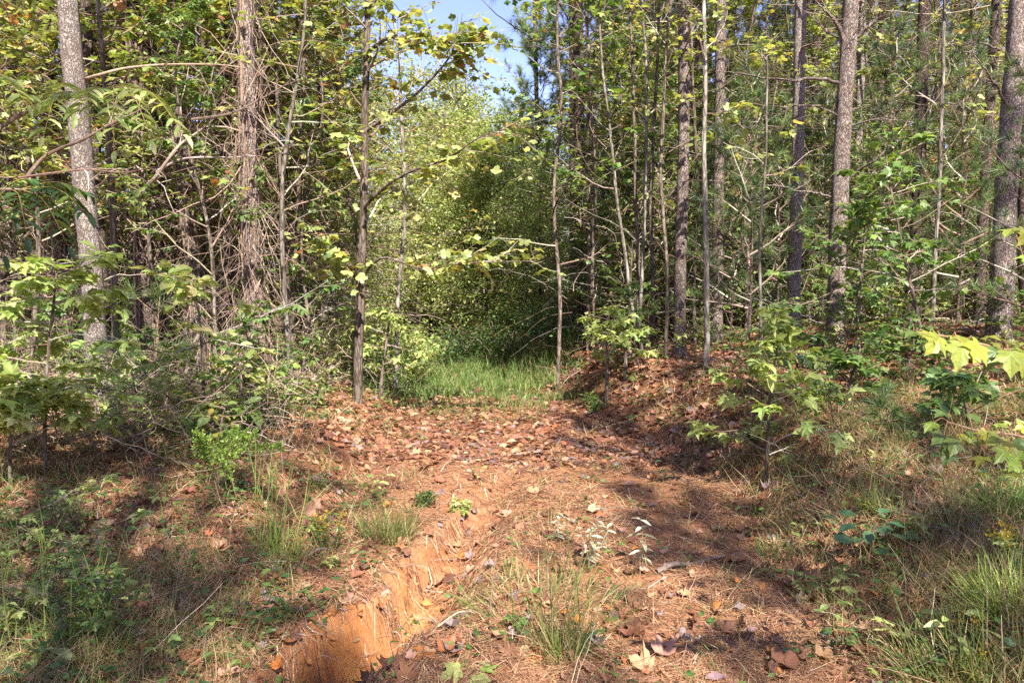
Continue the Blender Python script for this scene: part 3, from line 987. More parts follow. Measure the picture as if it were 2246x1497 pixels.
spec = [
    ("pale slim tulip poplar with a side stem forking beside the slim bank pine", [(1547, 828), (1552, 700), (1550, 520), (1546, 330), (1548, 190)], 8.6, 14, 6, 6.0, 12, 1.1, 'tulip', M_GREY, .5, 40, 3, 3),
    ("whitish pole-thin sapling in front of the young green pines", [(1666, 825), (1668, 700), (1664, 560), (1670, 430), (1680, 330)], 8.2, 8, 3, 4.0, 10, .9, 'tulip', M_GREY, .55, 30, 3, 2),
    ("grey stem in the sapling clump leaning toward the track", [(1412, 822), (1390, 700), (1372, 560), (1352, 430), (1340, 300)], 10, 9, 4, 6.0, 12, 1.1, 'green', M_GREY, .35, 30, 3, 3),
    ("second grey stem of the sapling clump, straightest of them", [(1404, 822), (1400, 640), (1396, 420), (1388, 200)], 10.1, 10, 4, 6.6, 12, 1.2, 'green', M_BROWN, .4, 30, 3, 3),
    ("pale lit stem at the front of the sapling clump", [(1407, 826), (1404, 700), (1412, 520), (1418, 330), (1416, 160)], 9.9, 9, 4, 6.4, 12, 1.1, 'tulip', M_GREY, .45, 30, 3, 3),
    ("outer grey stem of the sapling clump nearest the slim bank pine", [(1428, 812), (1432, 640), (1428, 420), (1440, 180)], 10.3, 10, 4, 6.8, 12, 1.2, 'tulip', M_BROWN, .45, 30, 3, 3),
    ("dark thin sapling close to the slender tulip poplar", [(640, 850), (640, 740), (652, 480), (662, 190), (668, 0)], 9.4, 12, 6, 6.6, 14, 1.2, 'tulip', M_BROWN, .35, 60, 4, 3),
    ("pale straight sapling seen past the slender tulip poplar", [(712, 830), (707, 560), (702, 280), (700, 60)], 11, 12, 6, 7.0, 14, 1.3, 'tulip', M_GREY, .35, 60, 4, 3),
    ("white-barked pole behind the slender tulip poplar", [(728, 830), (731, 640), (737, 400), (741, 150)], 12, 10, 5, 7.0, 14, 1.3, 'tulip', M_GREY, .35, 60, 4, 3),
    ("lit sapling of a V-shaped pair beside the brown bramble", [(628, 862), (640, 760), (628, 560), (612, 330), (604, 60)], 8.8, 10, 5, 6.4, 14, 1.3, 'tulip', M_BROWN, .35, 80, 4, 4),
    ("leaning second stem of the V-shaped pair beside the brown bramble", [(612, 866), (590, 740), (570, 560), (566, 300)], 8.9, 11, 5, 6.2, 12, 1.2, 'tulip', M_BROWN, .4, 60, 4, 3),
    ("pale spindly sapling between the brown pine and the thickest pine", [(2043, 760), (2052, 560), (2062, 330), (2070, 60)], 10.2, 10, 5, 6.6, 12, 1.1, 'tulip', M_GREY, .4, 30, 3, 2),
    ("spindly sapling just beyond the greyish bank pine", [(1636, 800), (1638, 560), (1630, 330), (1640, 100)], 11.4, 9, 4, 6.8, 12, 1.1, 'tulip', M_BROWN, .4, 20, 3, 2),
    ("twiggy sapling between the slim bank pine and the greyish pine", [(1524, 810), (1522, 640), (1530, 430), (1518, 200)], 10.4, 8, 4, 6.4, 14, 1.0, 'tulip', M_BROWN, .4, 20, 3, 2),
    ("twiggy sapling overhanging the sapling clump with yellowing leaves", [(1460, 812), (1462, 600), (1450, 380), (1462, 120)], 9.4, 9, 5, 6.6, 16, 1.4, 'tulip', M_BROWN, .35, 60, 4, 3),
    ("sapling at the bank edge holding green leaves over the track end", [(1225, 800), (1228, 640), (1215, 430), (1232, 250)], 11, 9, 5, 6.2, 18, 1.4, 'green', M_BROWN, .2, 80, 4, 4),
    ("leafy sapling in front of the dark twin-looking pine", [(1310, 800), (1300, 620), (1306, 420), (1296, 180)], 11.4, 9, 5, 6.8, 18, 1.5, 'green', M_BROWN, .2, 80, 4, 4),
    ("bushy sapling leaning out of the thicket edge over the grassy track end", [(868, 820), (872, 660), (886, 460), (880, 280)], 11, 10, 5, 6.6, 18, 1.5, 'tulip', M_GREY, .2, 80, 4, 4),
]
for i, (lab, px, Y, w0, w1, top, nb, bl, pal, m, z0, nobj, ntw, nlf) in enumerate(spec):
    sapling("sapling", lab, "sapling", px, Y, w0, w1, top, nb, bl, 'tulip', T_TULIP, pal, .09, ntw + 1, nlf, z0, .97, nobj, 10 + i, m, skip=.1 if px[0][0] < 1250 else .3)

# ------------------------------------------------------------------ thicket saplings: a few models, each copied as a tree of its own
def model_sapling(label, seed, height, r0, nb, blen, kind, temps, pal, size, ntw, nlf, n_obj, mat, z0=.25, skip=.05, name="thicket_sapling", cat="sapling", flat=.4, el=(.1, .8)):
    rng = np.random.default_rng(3000 + seed)
    n = int(height / .2)
    P = np.array([[0, 0, -.05], [rng.normal(0, .08), rng.normal(0, .08), height * .35], [rng.normal(0, .2), rng.normal(0, .2), height * .7], [rng.normal(0, .35), rng.normal(0, .35), height]])
    pts = spline(P, n)
    rad = np.linspace(r0, .006, n)
    t = thing(name, label, cat)
    put("trunk", trunk_mesh(pts, rad, 7, mat, (0, 0, 0), .06, seed), t)
    wood, sp = MB(), Sprays()
    branchy(rng, wood, sp, pts, rad, nb, z0, .98, blen, ntw, nlf, size, skip_leaf=skip, flat=flat, el=el)
    put("twigs", wood.mesh("twigs", M_TWIG), t)["kind"] = "stuff"
    foliage(t, (0, 0, 0), sp, kind, temps, pal, n_obj, rng, world=False)
    return t


TH = [model_sapling("", 1, 6.6, .035, 30, 1.5, 'tulip', T_TULIP, 'tulip', .082, 7, 6, 30, M_BROWN, skip=.15),
      model_sapling("", 2, 7.4, .045, 34, 1.7, 'tulip', T_TULIP, 'tulip', .086, 7, 6, 30, M_BROWN, skip=.15),
      model_sapling("", 3, 5.6, .028, 26, 1.3, 'tulip', T_TULIP, 'lime', .08, 8, 6, 30, M_BROWN),
      model_sapling("", 4, 5.0, .026, 28, 1.2, 'star', T_STAR, 'green', .076, 8, 7, 30, M_BROWN, z0=.12),
      model_sapling("", 5, 6.8, .034, 30, 1.4, 'tulip', T_TULIP, 'tulip', .088, 5, 3, 20, M_GREY, skip=.4)]
TS = [model_sapling("", 11, .85, .007, 12, .42, 'star', T_STAR, 'lime', .062, 3, 4, 12, M_BROWN, z0=.1, name="sprout", flat=.3, el=(-.1, .6)),
      model_sapling("", 12, .65, .006, 11, .36, 'oval', T_OVAL, 'green', .066, 3, 4, 12, M_BROWN, z0=.15, name="sprout", flat=.35, el=(-.1, .6)),
      model_sapling("", 13, 1.15, .008, 14, .45, 'maple', T_MAPLE, 'green', .07, 3, 4, 12, M_BROWN, z0=.15, name="sprout", flat=.3, el=(-.1, .5)),
      model_sapling("", 14, .5, .005, 10, .3, 'oval', T_OVAL, 'lime', .05, 3, 5, 12, M_BROWN, z0=.1, name="sprout", flat=.35, el=(0, .7))]
used = set()


def place(protos, i, x, y, rz, sc, label, group, sink=0.0):
    p = protos[i]
    m = TRS((x, y, float(H(x, y)) - sink), rz, sc)
    if p.name not in used:
        used.add(p.name)
        p.matrix_basis = m
        p["label"], p["group"] = label, group
        return p
    return copy_tree(p, m, label, group)


rng = np.random.default_rng(15)
LEFT = [(-90, 9.6), (10, 10.2), (60, 11.5), (130, 12.5), (190, 10), (260, 10.4), (300, 12), (350, 11), (410, 10), (455, 13), (480, 9.9), (530, 11.5), (580, 13.4), (620, 10.6), (660, 12.4), (700, 9.8), (745, 13), (770, 10.8), (800, 16), (-40, 13.5), (540, 15.5), (90, 16), (30, 10), (160, 10.6), (230, 11), (320, 10.8), (380, 12.4), (430, 10.6), (500, 10), (560, 12), (600, 10.0), (680, 11), (720, 12), (-20, 11.5), (255, 8.3), (470, 7.9), (345, 8.6), (60, 8.0), (640, 8.2), (280, 14.5), (660, 14.5)]
for i, (u, Y) in enumerate(LEFT):
    p = W(u, 800, Y)
    k = [0, 1, 2, 0, 1, 3, 2, 0, 4, 1][i % 10]
    place(TH, k, p[0], p[1], rng.random() * 6.28, rng.uniform(.85, 1.15), "leafy sapling crowded into the brushy thicket beside the track", "saplings in the brushy thicket")
for i in range(26):
    u, Y = rng.uniform(-80, 720), 5.2 + 3.6 * rng.random()
    p = W(u, 900, Y)
    if p[0] > edges(Y)[0] - .35:
        continue
    place(TS, i % 4, p[0], p[1], rng.random() * 6.28, rng.uniform(.6, 1.2), "leafy sprout on the left bank", "sprouts on the left bank")
for i in range(34):
    u, Y = rng.uniform(1380, 2300), 5.5 + 6 * rng.random()
    p = W(u, 860, Y)
    if p[0] < edges(Y)[1] + .5:
        continue
    place(TS, (i * 3 + 1) % 4, p[0], p[1], rng.random() * 6.28, rng.uniform(.5, 1.0), "leafy sprout on the right bank", "sprouts on the right bank")
RIGHT = [(1340, 13), (1480, 12.6), (1560, 14), (1615, 12.8), (1700, 13.5), (1810, 12), (1905, 12.6), (1960, 13.8), (2100, 12.8), (2175, 14), (2290, 11), (1440, 15.5), (2040, 15), (1380, 11.6), (1290, 12.4), (1400, 14), (1510, 15.5), (1650, 15.5), (1750, 15), (1850, 14.5), (1930, 16), (2140, 15.5), (1330, 16), (1580, 12.2)] + [(u, 12.5 + 7 * ((u * 7) % 13) / 13) for u in range(1290, 2260, 42)]
for i, (u, Y) in enumerate(RIGHT):
    p = W(u, 780, Y)
    k = [4, 3, 1, 3, 4, 2][i % 6] if i < 30 else 4
    place(TH, k, p[0], p[1], rng.random() * 6.28, rng.uniform(.85, 1.1), "sparse leafed sapling standing among the pines on the bank", "saplings among the pines on the bank")


# ------------------------------------------------------------------ woods beyond: models copied as single trees
def far_broadleaf(seed, height, spread, pal, n, size):
    rng = np.random.default_rng(4000 + seed)
    t = thing("broadleaf_tree", "", "tree")
    pts = spline(np.array([[0, 0, -.1], [rng.normal(0, .1), 0, height * .4], [rng.normal(0, .3), rng.normal(0, .3), height * .95]]), 14)
    put("trunk", trunk_mesh(pts, np.linspace(.09, .02, 14), 7, M_BROWN, (0, 0, 0), .08, seed), t)
    b = MB()
    nb = 30
    P, D, U = [], [], []
    for i in range(nb):
        fr = .12 + .86 * (i + rng.random()) / nb
        p = pts[min(int(fr * 13), 12)]
        az, e = i * 2.4, rng.uniform(0, .9)
        ln = spread * (1.1 - .7 * fr) * rng.uniform(.6, 1.2)
        q = grow(rng, p, [math.cos(az) * math.cos(e), math.sin(az) * math.cos(e), math.sin(e)], ln, 5, .15, .04)
        b.tube(q, np.linspace(.022, .004, 6), 4, pick(rng, 'twig', 1)[0], 0)
        m = n // nb
        nc = 9
        s = rng.uniform(.2, 1.0, nc) * 5
        j = np.minimum(s.astype(int), 4)
        cc = q[j] + (q[j + 1] - q[j]) * (s - j)[:, None] + rng.normal(0, 1, (nc, 3)) * np.array([.38, .38, .24])
        pi = rng.integers(0, nc, m)
        c = cc[pi]
        off = rng.normal(0, 1, (m, 3)) * np.array([.2, .2, .11]) * rng.uniform(.6, 1.4, nc)[pi][:, None]
        for z in cc:
            b.tube(np.array([q[3], (q[3] + z) / 2 + [0, 0, .05], z]), [.006, .004, .002], 3, pick(rng, 'twig', 1)[0], 0)
        P.append(c + off)
        D.append(rng.normal(0, 1, (m, 3)) * [1, 1, .5] + [0, 0, -.3])
        U.append(rng.normal(0, .5, (m, 3)) + [0, 0, 1])
    P, D, U = np.concatenate(P), np.concatenate(D), np.concatenate(U)
    for k in range(2):
        b.leaves(T_TULIP[k] if size > .13 else T_SMALL[k], P[k::2], D[k::2], U[k::2], size * rng.uniform(.7, 1.3, len(P[k::2])), pick(rng, pal, len(P[k::2])), 1)
    put("crown", b.mesh("crown", [M_TWIG, M_LEAF]), t)
    return t


FB = [far_broadleaf(i, h, s, p, n, sz) for i, (h, s, p, n, sz) in enumerate([(7.5, 2.3, 'far', 7600, .105), (6.0, 2.0, 'lime', 6600, .10), (8.5, 2.6, 'far', 8200, .11), (5.0, 1.9, 'green', 5600, .10), (6.5, 2.2, 'deep', 5200, .105)])]


def far_pine(seed, crown, h, cz, mat):
    t = thing("pine_tree", "", "pine tree")
    rng = np.random.default_rng(seed)
    pts = spline(np.array([[0, 0, -.1], [rng.normal(0, .08), 0, h * .5], [rng.normal(0, .2), 0, h]]), 16)
    put("trunk", trunk_mesh(pts, np.linspace(.11, .03, 16), 7, mat, (0, 0, 0), .08, seed), t)
    put("crown", crown, t, mat=TRS(pts[int(cz / h * 15)], 0, 1.15))
    return t


FP = [far_pine(91, CROWNS[0], 11, 4.8, M_PINE), far_pine(92, CROWNS[2], 12, 6, M_PINE_DARK), far_pine(93, CROWN_RICH, 11.5, 3.4, M_PINE_DARK)]
rng = np.random.default_rng(21)
cands = []
for i in range(1700):
    u, Y = rng.uniform(-120, 2366), 16 + 30 * rng.random() ** 1.4
    p = W(u, 760, Y)
    if all((p[0] - q[0]) ** 2 + (p[1] - q[1]) ** 2 > (1.75 if u > 1215 else 2.0) ** 2 for q in cands):
        cands.append((p[0], p[1], u, Y))
for i, (u, Y, k, sc) in enumerate([(1000, 25, 1, 1.2), (1052, 23.5, 1, 1.0), (1100, 25.5, 1, 1.15), (955, 23, 0, 1.0), (1150, 23, 1, 1.05), (1035, 28, 1, 1.4), (1085, 24, 1, 1.0), (915, 21, 1, .95), (985, 22.5, 1, .85), (1180, 19, 1, .75), (1215, 18, 1, .7), (1140, 20.5, 1, .8), (1020, 31, 0, 1.3), (940, 27, 1, 1.3), (1125, 29, 1, 1.3)]):
    p = W(u, 760, Y)
    place(FB, k, p[0], p[1], rng.random() * 6.28, sc, "sunlit yellow-green tree closing the view beyond the grassy track end", "trees closing the end of the track")
for i, (u, Y) in enumerate([(-60, 12.5), (120, 13.5), (210, 15), (290, 13.2), (400, 13.6), (500, 14.4), (580, 14), (660, 13), (740, 15), (800, 17.5)]):
    p = W(u, 780, Y)
    place(FB, [0, 1, 2, 1][i % 4], p[0], p[1], rng.random() * 6.28, rng.uniform(.5, .68), "", "trees behind the brushy thicket")
for i, (u, Y) in enumerate([(1340, 13.5), (1420, 12.8), (1490, 13.8), (1555, 15), (1630, 13.6), (1690, 14.6), (1770, 12.6), (1830, 14.2), (1900, 13), (1965, 14.8), (2050, 13.2), (2120, 14.6), (2190, 12.8), (2270, 13.6), (1460, 17), (1600, 18)]):
    p = W(u, 780, Y)
    place(FB, [3, 0, 3, 1][i % 4], p[0], p[1], rng.random() * 6.28, rng.uniform(.5, .8), "", "understorey trees deep in the bank woods")
for i, (x, y, u, Y) in enumerate(cands):
    gap = 900 < u < 1215                                     # along the line of the track the woods stay low and let the sky in
    left = u < 900
    if gap:
        if Y < 27:
            continue
        place(FB, [1, 1, 0, 0][i % 4], x, y, rng.random() * 6.28, rng.uniform(.95, 1.3), "sunlit yellow-green tree closing the view beyond the grassy track end", "trees closing the end of the track")
    elif i % 3 == 0 or (u > 1215 and i % 7 == 0):
        place(FP, (i // 3) % 3, x, y, rng.random() * 6.28, rng.uniform(.8, 1.1), ("far pine behind the brushy thicket" if left else "far pine deep behind the bank woods"), "far pines behind the thicket" if left else "far pines deep in the bank woods")
    else:
        k = [0, 1, 2, 1, 4][i % 5] if left else [0, 3, 4, 2, 1][i % 5]
        place(FB, k, x, y, rng.random() * 6.28, rng.uniform(.75, 1.1) if left else rng.uniform(.6, .95), ("pale green tree filling the woods behind the brushy thicket" if left else "green understorey tree deep in the bank woods"),
              "trees behind the brushy thicket" if left else "understorey trees deep in the bank woods")


# far-off wood that reads as one mass, all round beyond the single trees
rng = np.random.default_rng(25)
n = 34000
az = rng.random(n) * 2 * math.pi
rad = 46 + 26 * rng.random(n)
x, y = np.sin(az) * rad, np.cos(az) * rad
top = 9 + 10 * fbm(az * 9, rad * .05, 26) - 2.5 * np.exp(-((az - 6.2) / .14) ** 2) - 2.5 * np.exp(-((az + .08) / .14) ** 2)
z = H(x, y) + top * rng.random(n) ** .8
b = MB()
b.leaves(T_SMALL[0], np.stack([x, y, z], -1), rng.normal(0, 1, (n, 3)), rng.normal(0, .7, (n, 3)) + [0, -.3, .8], rng.uniform(.4, .95, n), pick(rng, 'far', n))
put("far_woods", b.mesh("far_woods", M_LEAF), kind="stuff")

# ------------------------------------------------------------------ low shrubs
def shrub(seed, h, pal, n, size, temps, name="shrub"):
    rng = np.random.default_rng(5000 + seed)
    t = thing(name, "", "shrub")
    wood, b = MB(), MB()
    P, D, U = [], [], []
    for i in range(16):
        az, e = rng.random() * 6.28, rng.uniform(.5, 1.4)
        q = grow(rng, [rng.normal(0, .08), rng.normal(0, .08), 0], [math.cos(az) * math.cos(e), math.sin(az) * math.cos(e), math.sin(e)], h * rng.uniform(.6, 1.15), 6, .16, .02)
        wood.tube(q, np.linspace(.008, .002, 7), 4, pick(rng, 'twig', 1)[0])
        m = n // 16
        s = rng.uniform(.2, 1, m) * 6
        j = np.minimum(s.astype(int), 5)
        P.append(q[j] + (q[j + 1] - q[j]) * (s - j)[:, None] + rng.normal(0, .09 * h, (m, 3)))
        D.append(rng.normal(0, 1, (m, 3)) * [1, 1, .4] + [0, 0, -.2])
        U.append(rng.normal(0, .45, (m, 3)) + [0, 0, 1])
    P, D, U = np.concatenate(P), np.concatenate(D), np.concatenate(U)
    for k, tm in enumerate(temps):
        b.leaves(tm, P[k::len(temps)], D[k::len(temps)], U[k::len(temps)], size * rng.uniform(.6, 1.3, len(P[k::len(temps)])), pick(rng, pal, len(P[k::len(temps)])))
    put("stem", wood.mesh("stem", M_TWIG), t)
    put("foliage", b.mesh("foliage", M_LEAF), t)["kind"] = "stuff"
    return t


SH = [shrub(1, 1.3, 'green', 900, .075, T_OVAL), shrub(2, 1.0, 'deep', 900, .06, T_OVAL), shrub(3, 1.5, 'lime', 900, .085, T_TULIP[:3]), shrub(4, .8, 'green', 600, .06, T_STAR[:2])]
rng = np.random.default_rng(33)
# dark shrubs and pale herbs where the track bends out of sight
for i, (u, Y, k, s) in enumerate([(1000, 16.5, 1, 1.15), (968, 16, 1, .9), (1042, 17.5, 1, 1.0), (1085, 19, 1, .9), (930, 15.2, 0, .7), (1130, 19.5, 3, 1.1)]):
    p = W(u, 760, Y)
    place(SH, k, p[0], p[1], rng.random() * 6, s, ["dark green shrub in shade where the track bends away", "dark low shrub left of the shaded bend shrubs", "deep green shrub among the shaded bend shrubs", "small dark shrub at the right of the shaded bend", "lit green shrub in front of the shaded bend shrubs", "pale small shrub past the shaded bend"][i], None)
for i in range(9):
    u, Y = (rng.uniform(-60, 110) if i % 2 else rng.uniform(380, 600)), rng.uniform(6.0, 8.2)
    p = W(u, 900, Y)
    place(SH, [0, 2, 3, 2, 1][i % 5], p[0], p[1], rng.random() * 6.28, rng.uniform(.25, .45), "small leafy bush in front of the brushy thicket", "small bushes in front of the thicket")
for i, (u, Y) in enumerate([(1090, 16.6), (1125, 16.2), (1160, 17.4), (1195, 16.4), (1145, 19), (1105, 20.5), (1180, 20), (1215, 18.2), (1065, 18.6)]):
    p = W(u, 780, Y)
    place(SH, [0, 1, 3, 0, 2][i % 5], p[0], p[1], rng.random() * 6.28, rng.uniform(.6, .95), "green shrub where the track bends out of sight", "shrubs at the bend of the track")
for i in range(18):
    u, Y = rng.uniform(790, 895), rng.uniform(10.8, 17)
    p = W(u, 800, Y)
    place(SH, [2, 0, 3, 2][i % 4], p[0], p[1], rng.random() * 6.28, rng.uniform(.35, .75), "low lime green bush on the left side of the grassy track end", "bushes left of the grassy track end")
for i in range(36):
    u, Y = rng.uniform(-80, 860), rng.uniform(9.8, 17)
    p = W(u, 800, Y)
    place(SH, [0, 2, 2, 0, 1][i % 5], p[0], p[1], rng.random() * 6.28, rng.uniform(.55, 1.0), "leafy shrub at the foot of the brushy thicket", "shrubs at the foot of the thicket")
for i in range(46):
    u, Y = rng.uniform(1180, 2330), rng.uniform(12, 22)
    p = W(u, 780, Y)
    place(SH, [3, 0, 3, 1, 2][i % 5], p[0], p[1], rng.random() * 6.28, rng.uniform(.6, 1.15), "low shrub on the leaf-covered floor of the bank woods", "shrubs on the floor of the bank woods")

# ------------------------------------------------------------------ dry vines and brush in the thicket
def strands(b, rng, n, P, D, L, r, pal, lift=-.05, wander=.2, seg=5, sides=3):
    c = pick(rng, pal, n)
    for i in range(n):
        q = grow(rng, P[i], D[i], L[i], seg, wander, lift)
        b.tube(q, np.linspace(r[i], r[i] * .35, seg + 1), sides, c[i])


VINE_LABELS = ["dry brown vines hanging down the dark pine trunk behind the tall pale pine", "shaggy dead vines on the dark pine left of the leaning lit pine", "thin dead vines on the leaning pine with the lit lower trunk",
               "dense curtain of dry vines wrapped round the sunlit pine", "dead vines strung on the narrow brown pine behind the vine-wrapped pine"]
for i, ((t, pts, rad), lab, nn) in enumerate(zip(VINE_HOSTS, VINE_LABELS, [160, 220, 130, 420, 120])):
    rng = np.random.default_rng(600 + i)
    b = MB()
    m = (pts[:, 2] > pts[0, 2] + .2) & (pts[:, 2] < 6.2)
    idx = np.where(m)[0]
    j = rng.choice(idx, nn)
    a = rng.random(nn) * 6.28
    off = np.stack([np.cos(a), np.sin(a), np.zeros(nn)], -1)
    P = pts[j] + off * (rad[j] * 1.05)[:, None]
    D = off * rng.uniform(-.1, .75, nn)[:, None] + np.stack([rng.normal(0, .25, nn), rng.normal(0, .25, nn), rng.choice([-1, -1, -1, 1], nn)], -1)
    strands(b, rng, nn, P, D, rng.uniform(.4, 1.5, nn), rng.uniform(.0025, .006, nn), 'vine', -.10, .28, 6)
    for k in range(4):                                       # thick stems climbing the trunk
        ph, z = rng.random() * 6.28, np.arange(len(idx))
        aa = ph + z * .05 * rng.choice([-1, 1]) + .3 * np.sin(z * .3 + k)
        q = pts[idx] + np.stack([np.cos(aa), np.sin(aa), 0 * aa], -1) * (rad[idx] * 1.04 + .008)[:, None]
        b.tube(q, .011, 5, pick(rng, 'vine', 1)[0])
    tag(put("dead_vine", b.mesh("dead_vine", M_TWIG, pts[0]), loc=pts[0]), lab, "vine", "dry vines on the thicket pines")


def brush(name, n, u0, u1, Y0, Y1, zmax, seed, pal, Lr, upright=.3):
    rng = np.random.default_rng(seed)
    b = MB()
    Y = rng.uniform(Y0, Y1, n)
    x = (rng.uniform(u0, u1, n) - 1123) / F_PX * Y
    z = H(x, Y) + zmax * rng.random(n) ** 1.25
    D = rng.normal(0, 1, (n, 3)) * [1, 1, .6] + [0, 0, upright]
    strands(b, rng, n, np.stack([x, Y, z], -1), D, rng.uniform(*Lr, n), rng.uniform(.0018, .0055, n), pal, -.06, .22, 6)
    put(name, b.mesh(name, M_TWIG), kind="stuff")


brush("dry_brush", 2800, -120, 880, 9.6, 14, 5.2, 610, 'twig', (.4, 1.6), .35)
brush("low_dry_stems", 900, -120, 640, 5.2, 8.2, .5, 613, "vine", (.25, .8), .3)
brush("dead_vine_tangle", 1000, 60, 800, 9, 12, 4.6, 611, 'vine', (.5, 1.5), -.4)
brush("fine_dead_branches", 3000, 1230, 2330, 10, 17, 6.2, 612, 'twig', (.5, 1.7), .25)

# brown bramble heap at the foot of the thicket
rng = np.random.default_rng(620)
for (u, v, n, r, h, lab) in [(655, 850, 320, .5, 1.15, "heap of dry tan bramble stems beside the V-shaped saplings"), (520, 872, 200, .4, .7, "small heap of dry stems at the foot of the vine-wrapped pine"), (300, 900, 130, .6, .6, "grey brown heap of dead stems left of the leaning lit pine"), (90, 930, 130, .6, .5, "dark heap of dead stems under the bright maple leaves")]:
    g = ground_at(u, v)
    b = MB()
    a = rng.random(n) * 6.28
    rr = r * rng.random(n) ** .6
    P = g + np.stack([np.cos(a) * rr, np.sin(a) * rr, h * rng.random(n) ** 1.5 * (1 - .6 * rr / r)], -1)
    strands(b, rng, n, P, rng.normal(0, 1, (n, 3)) * [1, 1, .7], rng.uniform(.3, .9, n), rng.uniform(.002, .005, n), 'vine', -.08, .3, 6)
    tag(put("bramble_heap", b.mesh("bramble_heap", M_TWIG, g), loc=g), lab, "bramble")

LIMB_SPEC = [("pale dead limb slanting up in front of the tall pale pine", [(56, 392), (94, 347), (134, 325), (174, 310), (212, 289), (256, 265), (296, 247), (340, 222)], 6.4, 9, .030),
             ("thick bare diagonal limb lit in front of the dark shaggy pine", [(298, 445), (320, 412), (343, 387), (379, 336), (401, 312), (443, 283), (500, 235)], 7.6, 12, .036),
             ("thin whitish twig branching off the bare diagonal limb", [(343, 376), (390, 352), (434, 345), (499, 345), (560, 342)], 7.7, 6, .014),
             ("long dark horizontal limb crossing high behind the sumac", [(190, 172), (214, 165), (267, 151), (334, 143), (420, 141), (490, 143), (540, 150)], 7.0, 6, .018),
             ("long thin limb crossing in front of the vine-wrapped pine", [(420, 262), (500, 250), (560, 224), (620, 190), (660, 175)], 7.4, 6, .016),
             ("pale dead limb under the sumac reaching right", [(40, 390), (110, 380), (190, 372), (270, 378), (340, 366)], 6.2, 6, .012),
             ("bent pale limb snaking just above the ground by the bramble heap", [(560, 868), (588, 838), (620, 830), (655, 842), (685, 832), (702, 818), (730, 800)], 8.1, 9, .03)]
for i, (lab, px, Y, w, r) in enumerate(LIMB_SPEC):
    rng = np.random.default_rng(640 + i)
    q = spline([W(u, v, Y + .12 * math.sin(k * 1.3 + i)) for k, (u, v) in enumerate(px)], 30)
    b = MB()
    b.tube(q, np.linspace(w * Y / F_PX / 2, .004, 30), 7, pick(rng, 'twig', 1)[0] * 1.15, 0, .12, i)
    for k in range(7):
        j = rng.integers(4, 28)
        tp = grow(rng, q[j], nrm(q[j] - q[j - 1]) + rng.normal(0, .55, 3), rng.uniform(.15, .6), 4, .2)
        b.tube(tp, np.linspace(.005, .0015, 5), 4, pick(rng, 'twig', 1)[0])
    tag(put("dead_limb", b.mesh("dead_limb", M_TWIG, q[0]), loc=q[0]), lab, "dead limb")


# ------------------------------------------------------------------ sumac with feathered leaves
def frond(rng, parent, origin, q, nl, size, ms, wood):
    """a compound leaf: a stalk and paired leaflets, the leaflets its sub-parts"""
    b = MB()
    b.tube(q, np.linspace(.0035, .0012, len(q)), 4, (.22, .16, .05))
    st = put("frond", b.mesh("frond", M_TWIG, origin), parent)
    n = len(q) - 1
    for k in range(nl):
        t = (.18 + .82 * k / (nl - 1)) * (n - 1e-4)
        i = int(t)
        p = q[i] + (q[i + 1] - q[i]) * (t - i)
        tg = nrm(q[i + 1] - q[i])
        side = nrm(np.cross(tg, [0, 0, 1.0]))
        for sg in ((1, -1) if k < nl - 1 else (0,)):
            d = tg * (.45 if sg else 1) + side * sg + np.array([0, 0, -.45]) + rng.normal(0, .1, 3)
            s = size * (1 - .35 * abs(k / nl - .45)) * rng.uniform(.85, 1.1)
            put("leaflet", ms[rng.integers(len(ms))], st, mat=leaf_mat(p - np.asarray(origin), nrm(d), np.array([0, 0, 1.0]) + rng.normal(0, .25, 3), s))


def sumac(lab, stems, fronds, seed, pal, size):
    rng = np.random.default_rng(seed)
    base = W(*stems[0][0], stems[0][2])
    base = np.array([base[0], base[1], float(H(base[0], base[1])) - .03])
    t = thing("sumac", lab, "sumac", base)
    b = MB()
    for a, m, Y in stems:
        q = spline([base] + [W(u, v, Y) for u, v in m], 20)
        b.tube(q, np.linspace(.017, .006, 20), 7, (.20, .15, .10))
    put("stem", b.mesh("stem", M_TWIG, base), t)
    ms = leaf_meshes('leaflet', T_LEAFLET, pal, 9)
    for (a, bb, Ya, Yb, nl) in fronds:
        p, e = W(*a, Ya), W(*bb, Yb)
        L = np.linalg.norm(e - p)
        mid = (p + e) / 2 + np.array([0, 0, .16 * L])
        frond(rng, t, base, spline([p, mid, e], 12), nl, size, ms, b)
    return t


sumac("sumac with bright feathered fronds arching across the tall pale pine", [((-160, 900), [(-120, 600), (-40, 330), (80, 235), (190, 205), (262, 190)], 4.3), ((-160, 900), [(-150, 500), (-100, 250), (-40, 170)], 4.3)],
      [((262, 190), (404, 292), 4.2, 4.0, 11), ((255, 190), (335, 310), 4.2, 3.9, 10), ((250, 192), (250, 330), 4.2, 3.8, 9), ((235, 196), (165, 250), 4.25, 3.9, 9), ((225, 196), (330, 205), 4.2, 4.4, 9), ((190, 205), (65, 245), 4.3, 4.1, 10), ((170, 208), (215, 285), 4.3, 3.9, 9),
       ((120, 222), (150, 182), 4.3, 4.5, 8), ((80, 235), (40, 205), 4.3, 4.1, 8), ((-40, 170), (62, 232), 4.2, 4.0, 10), ((-60, 180), (48, 180), 4.2, 4.3, 9), ((140, 214), (95, 300), 4.3, 3.9, 8)], 700, 'lime', .108)
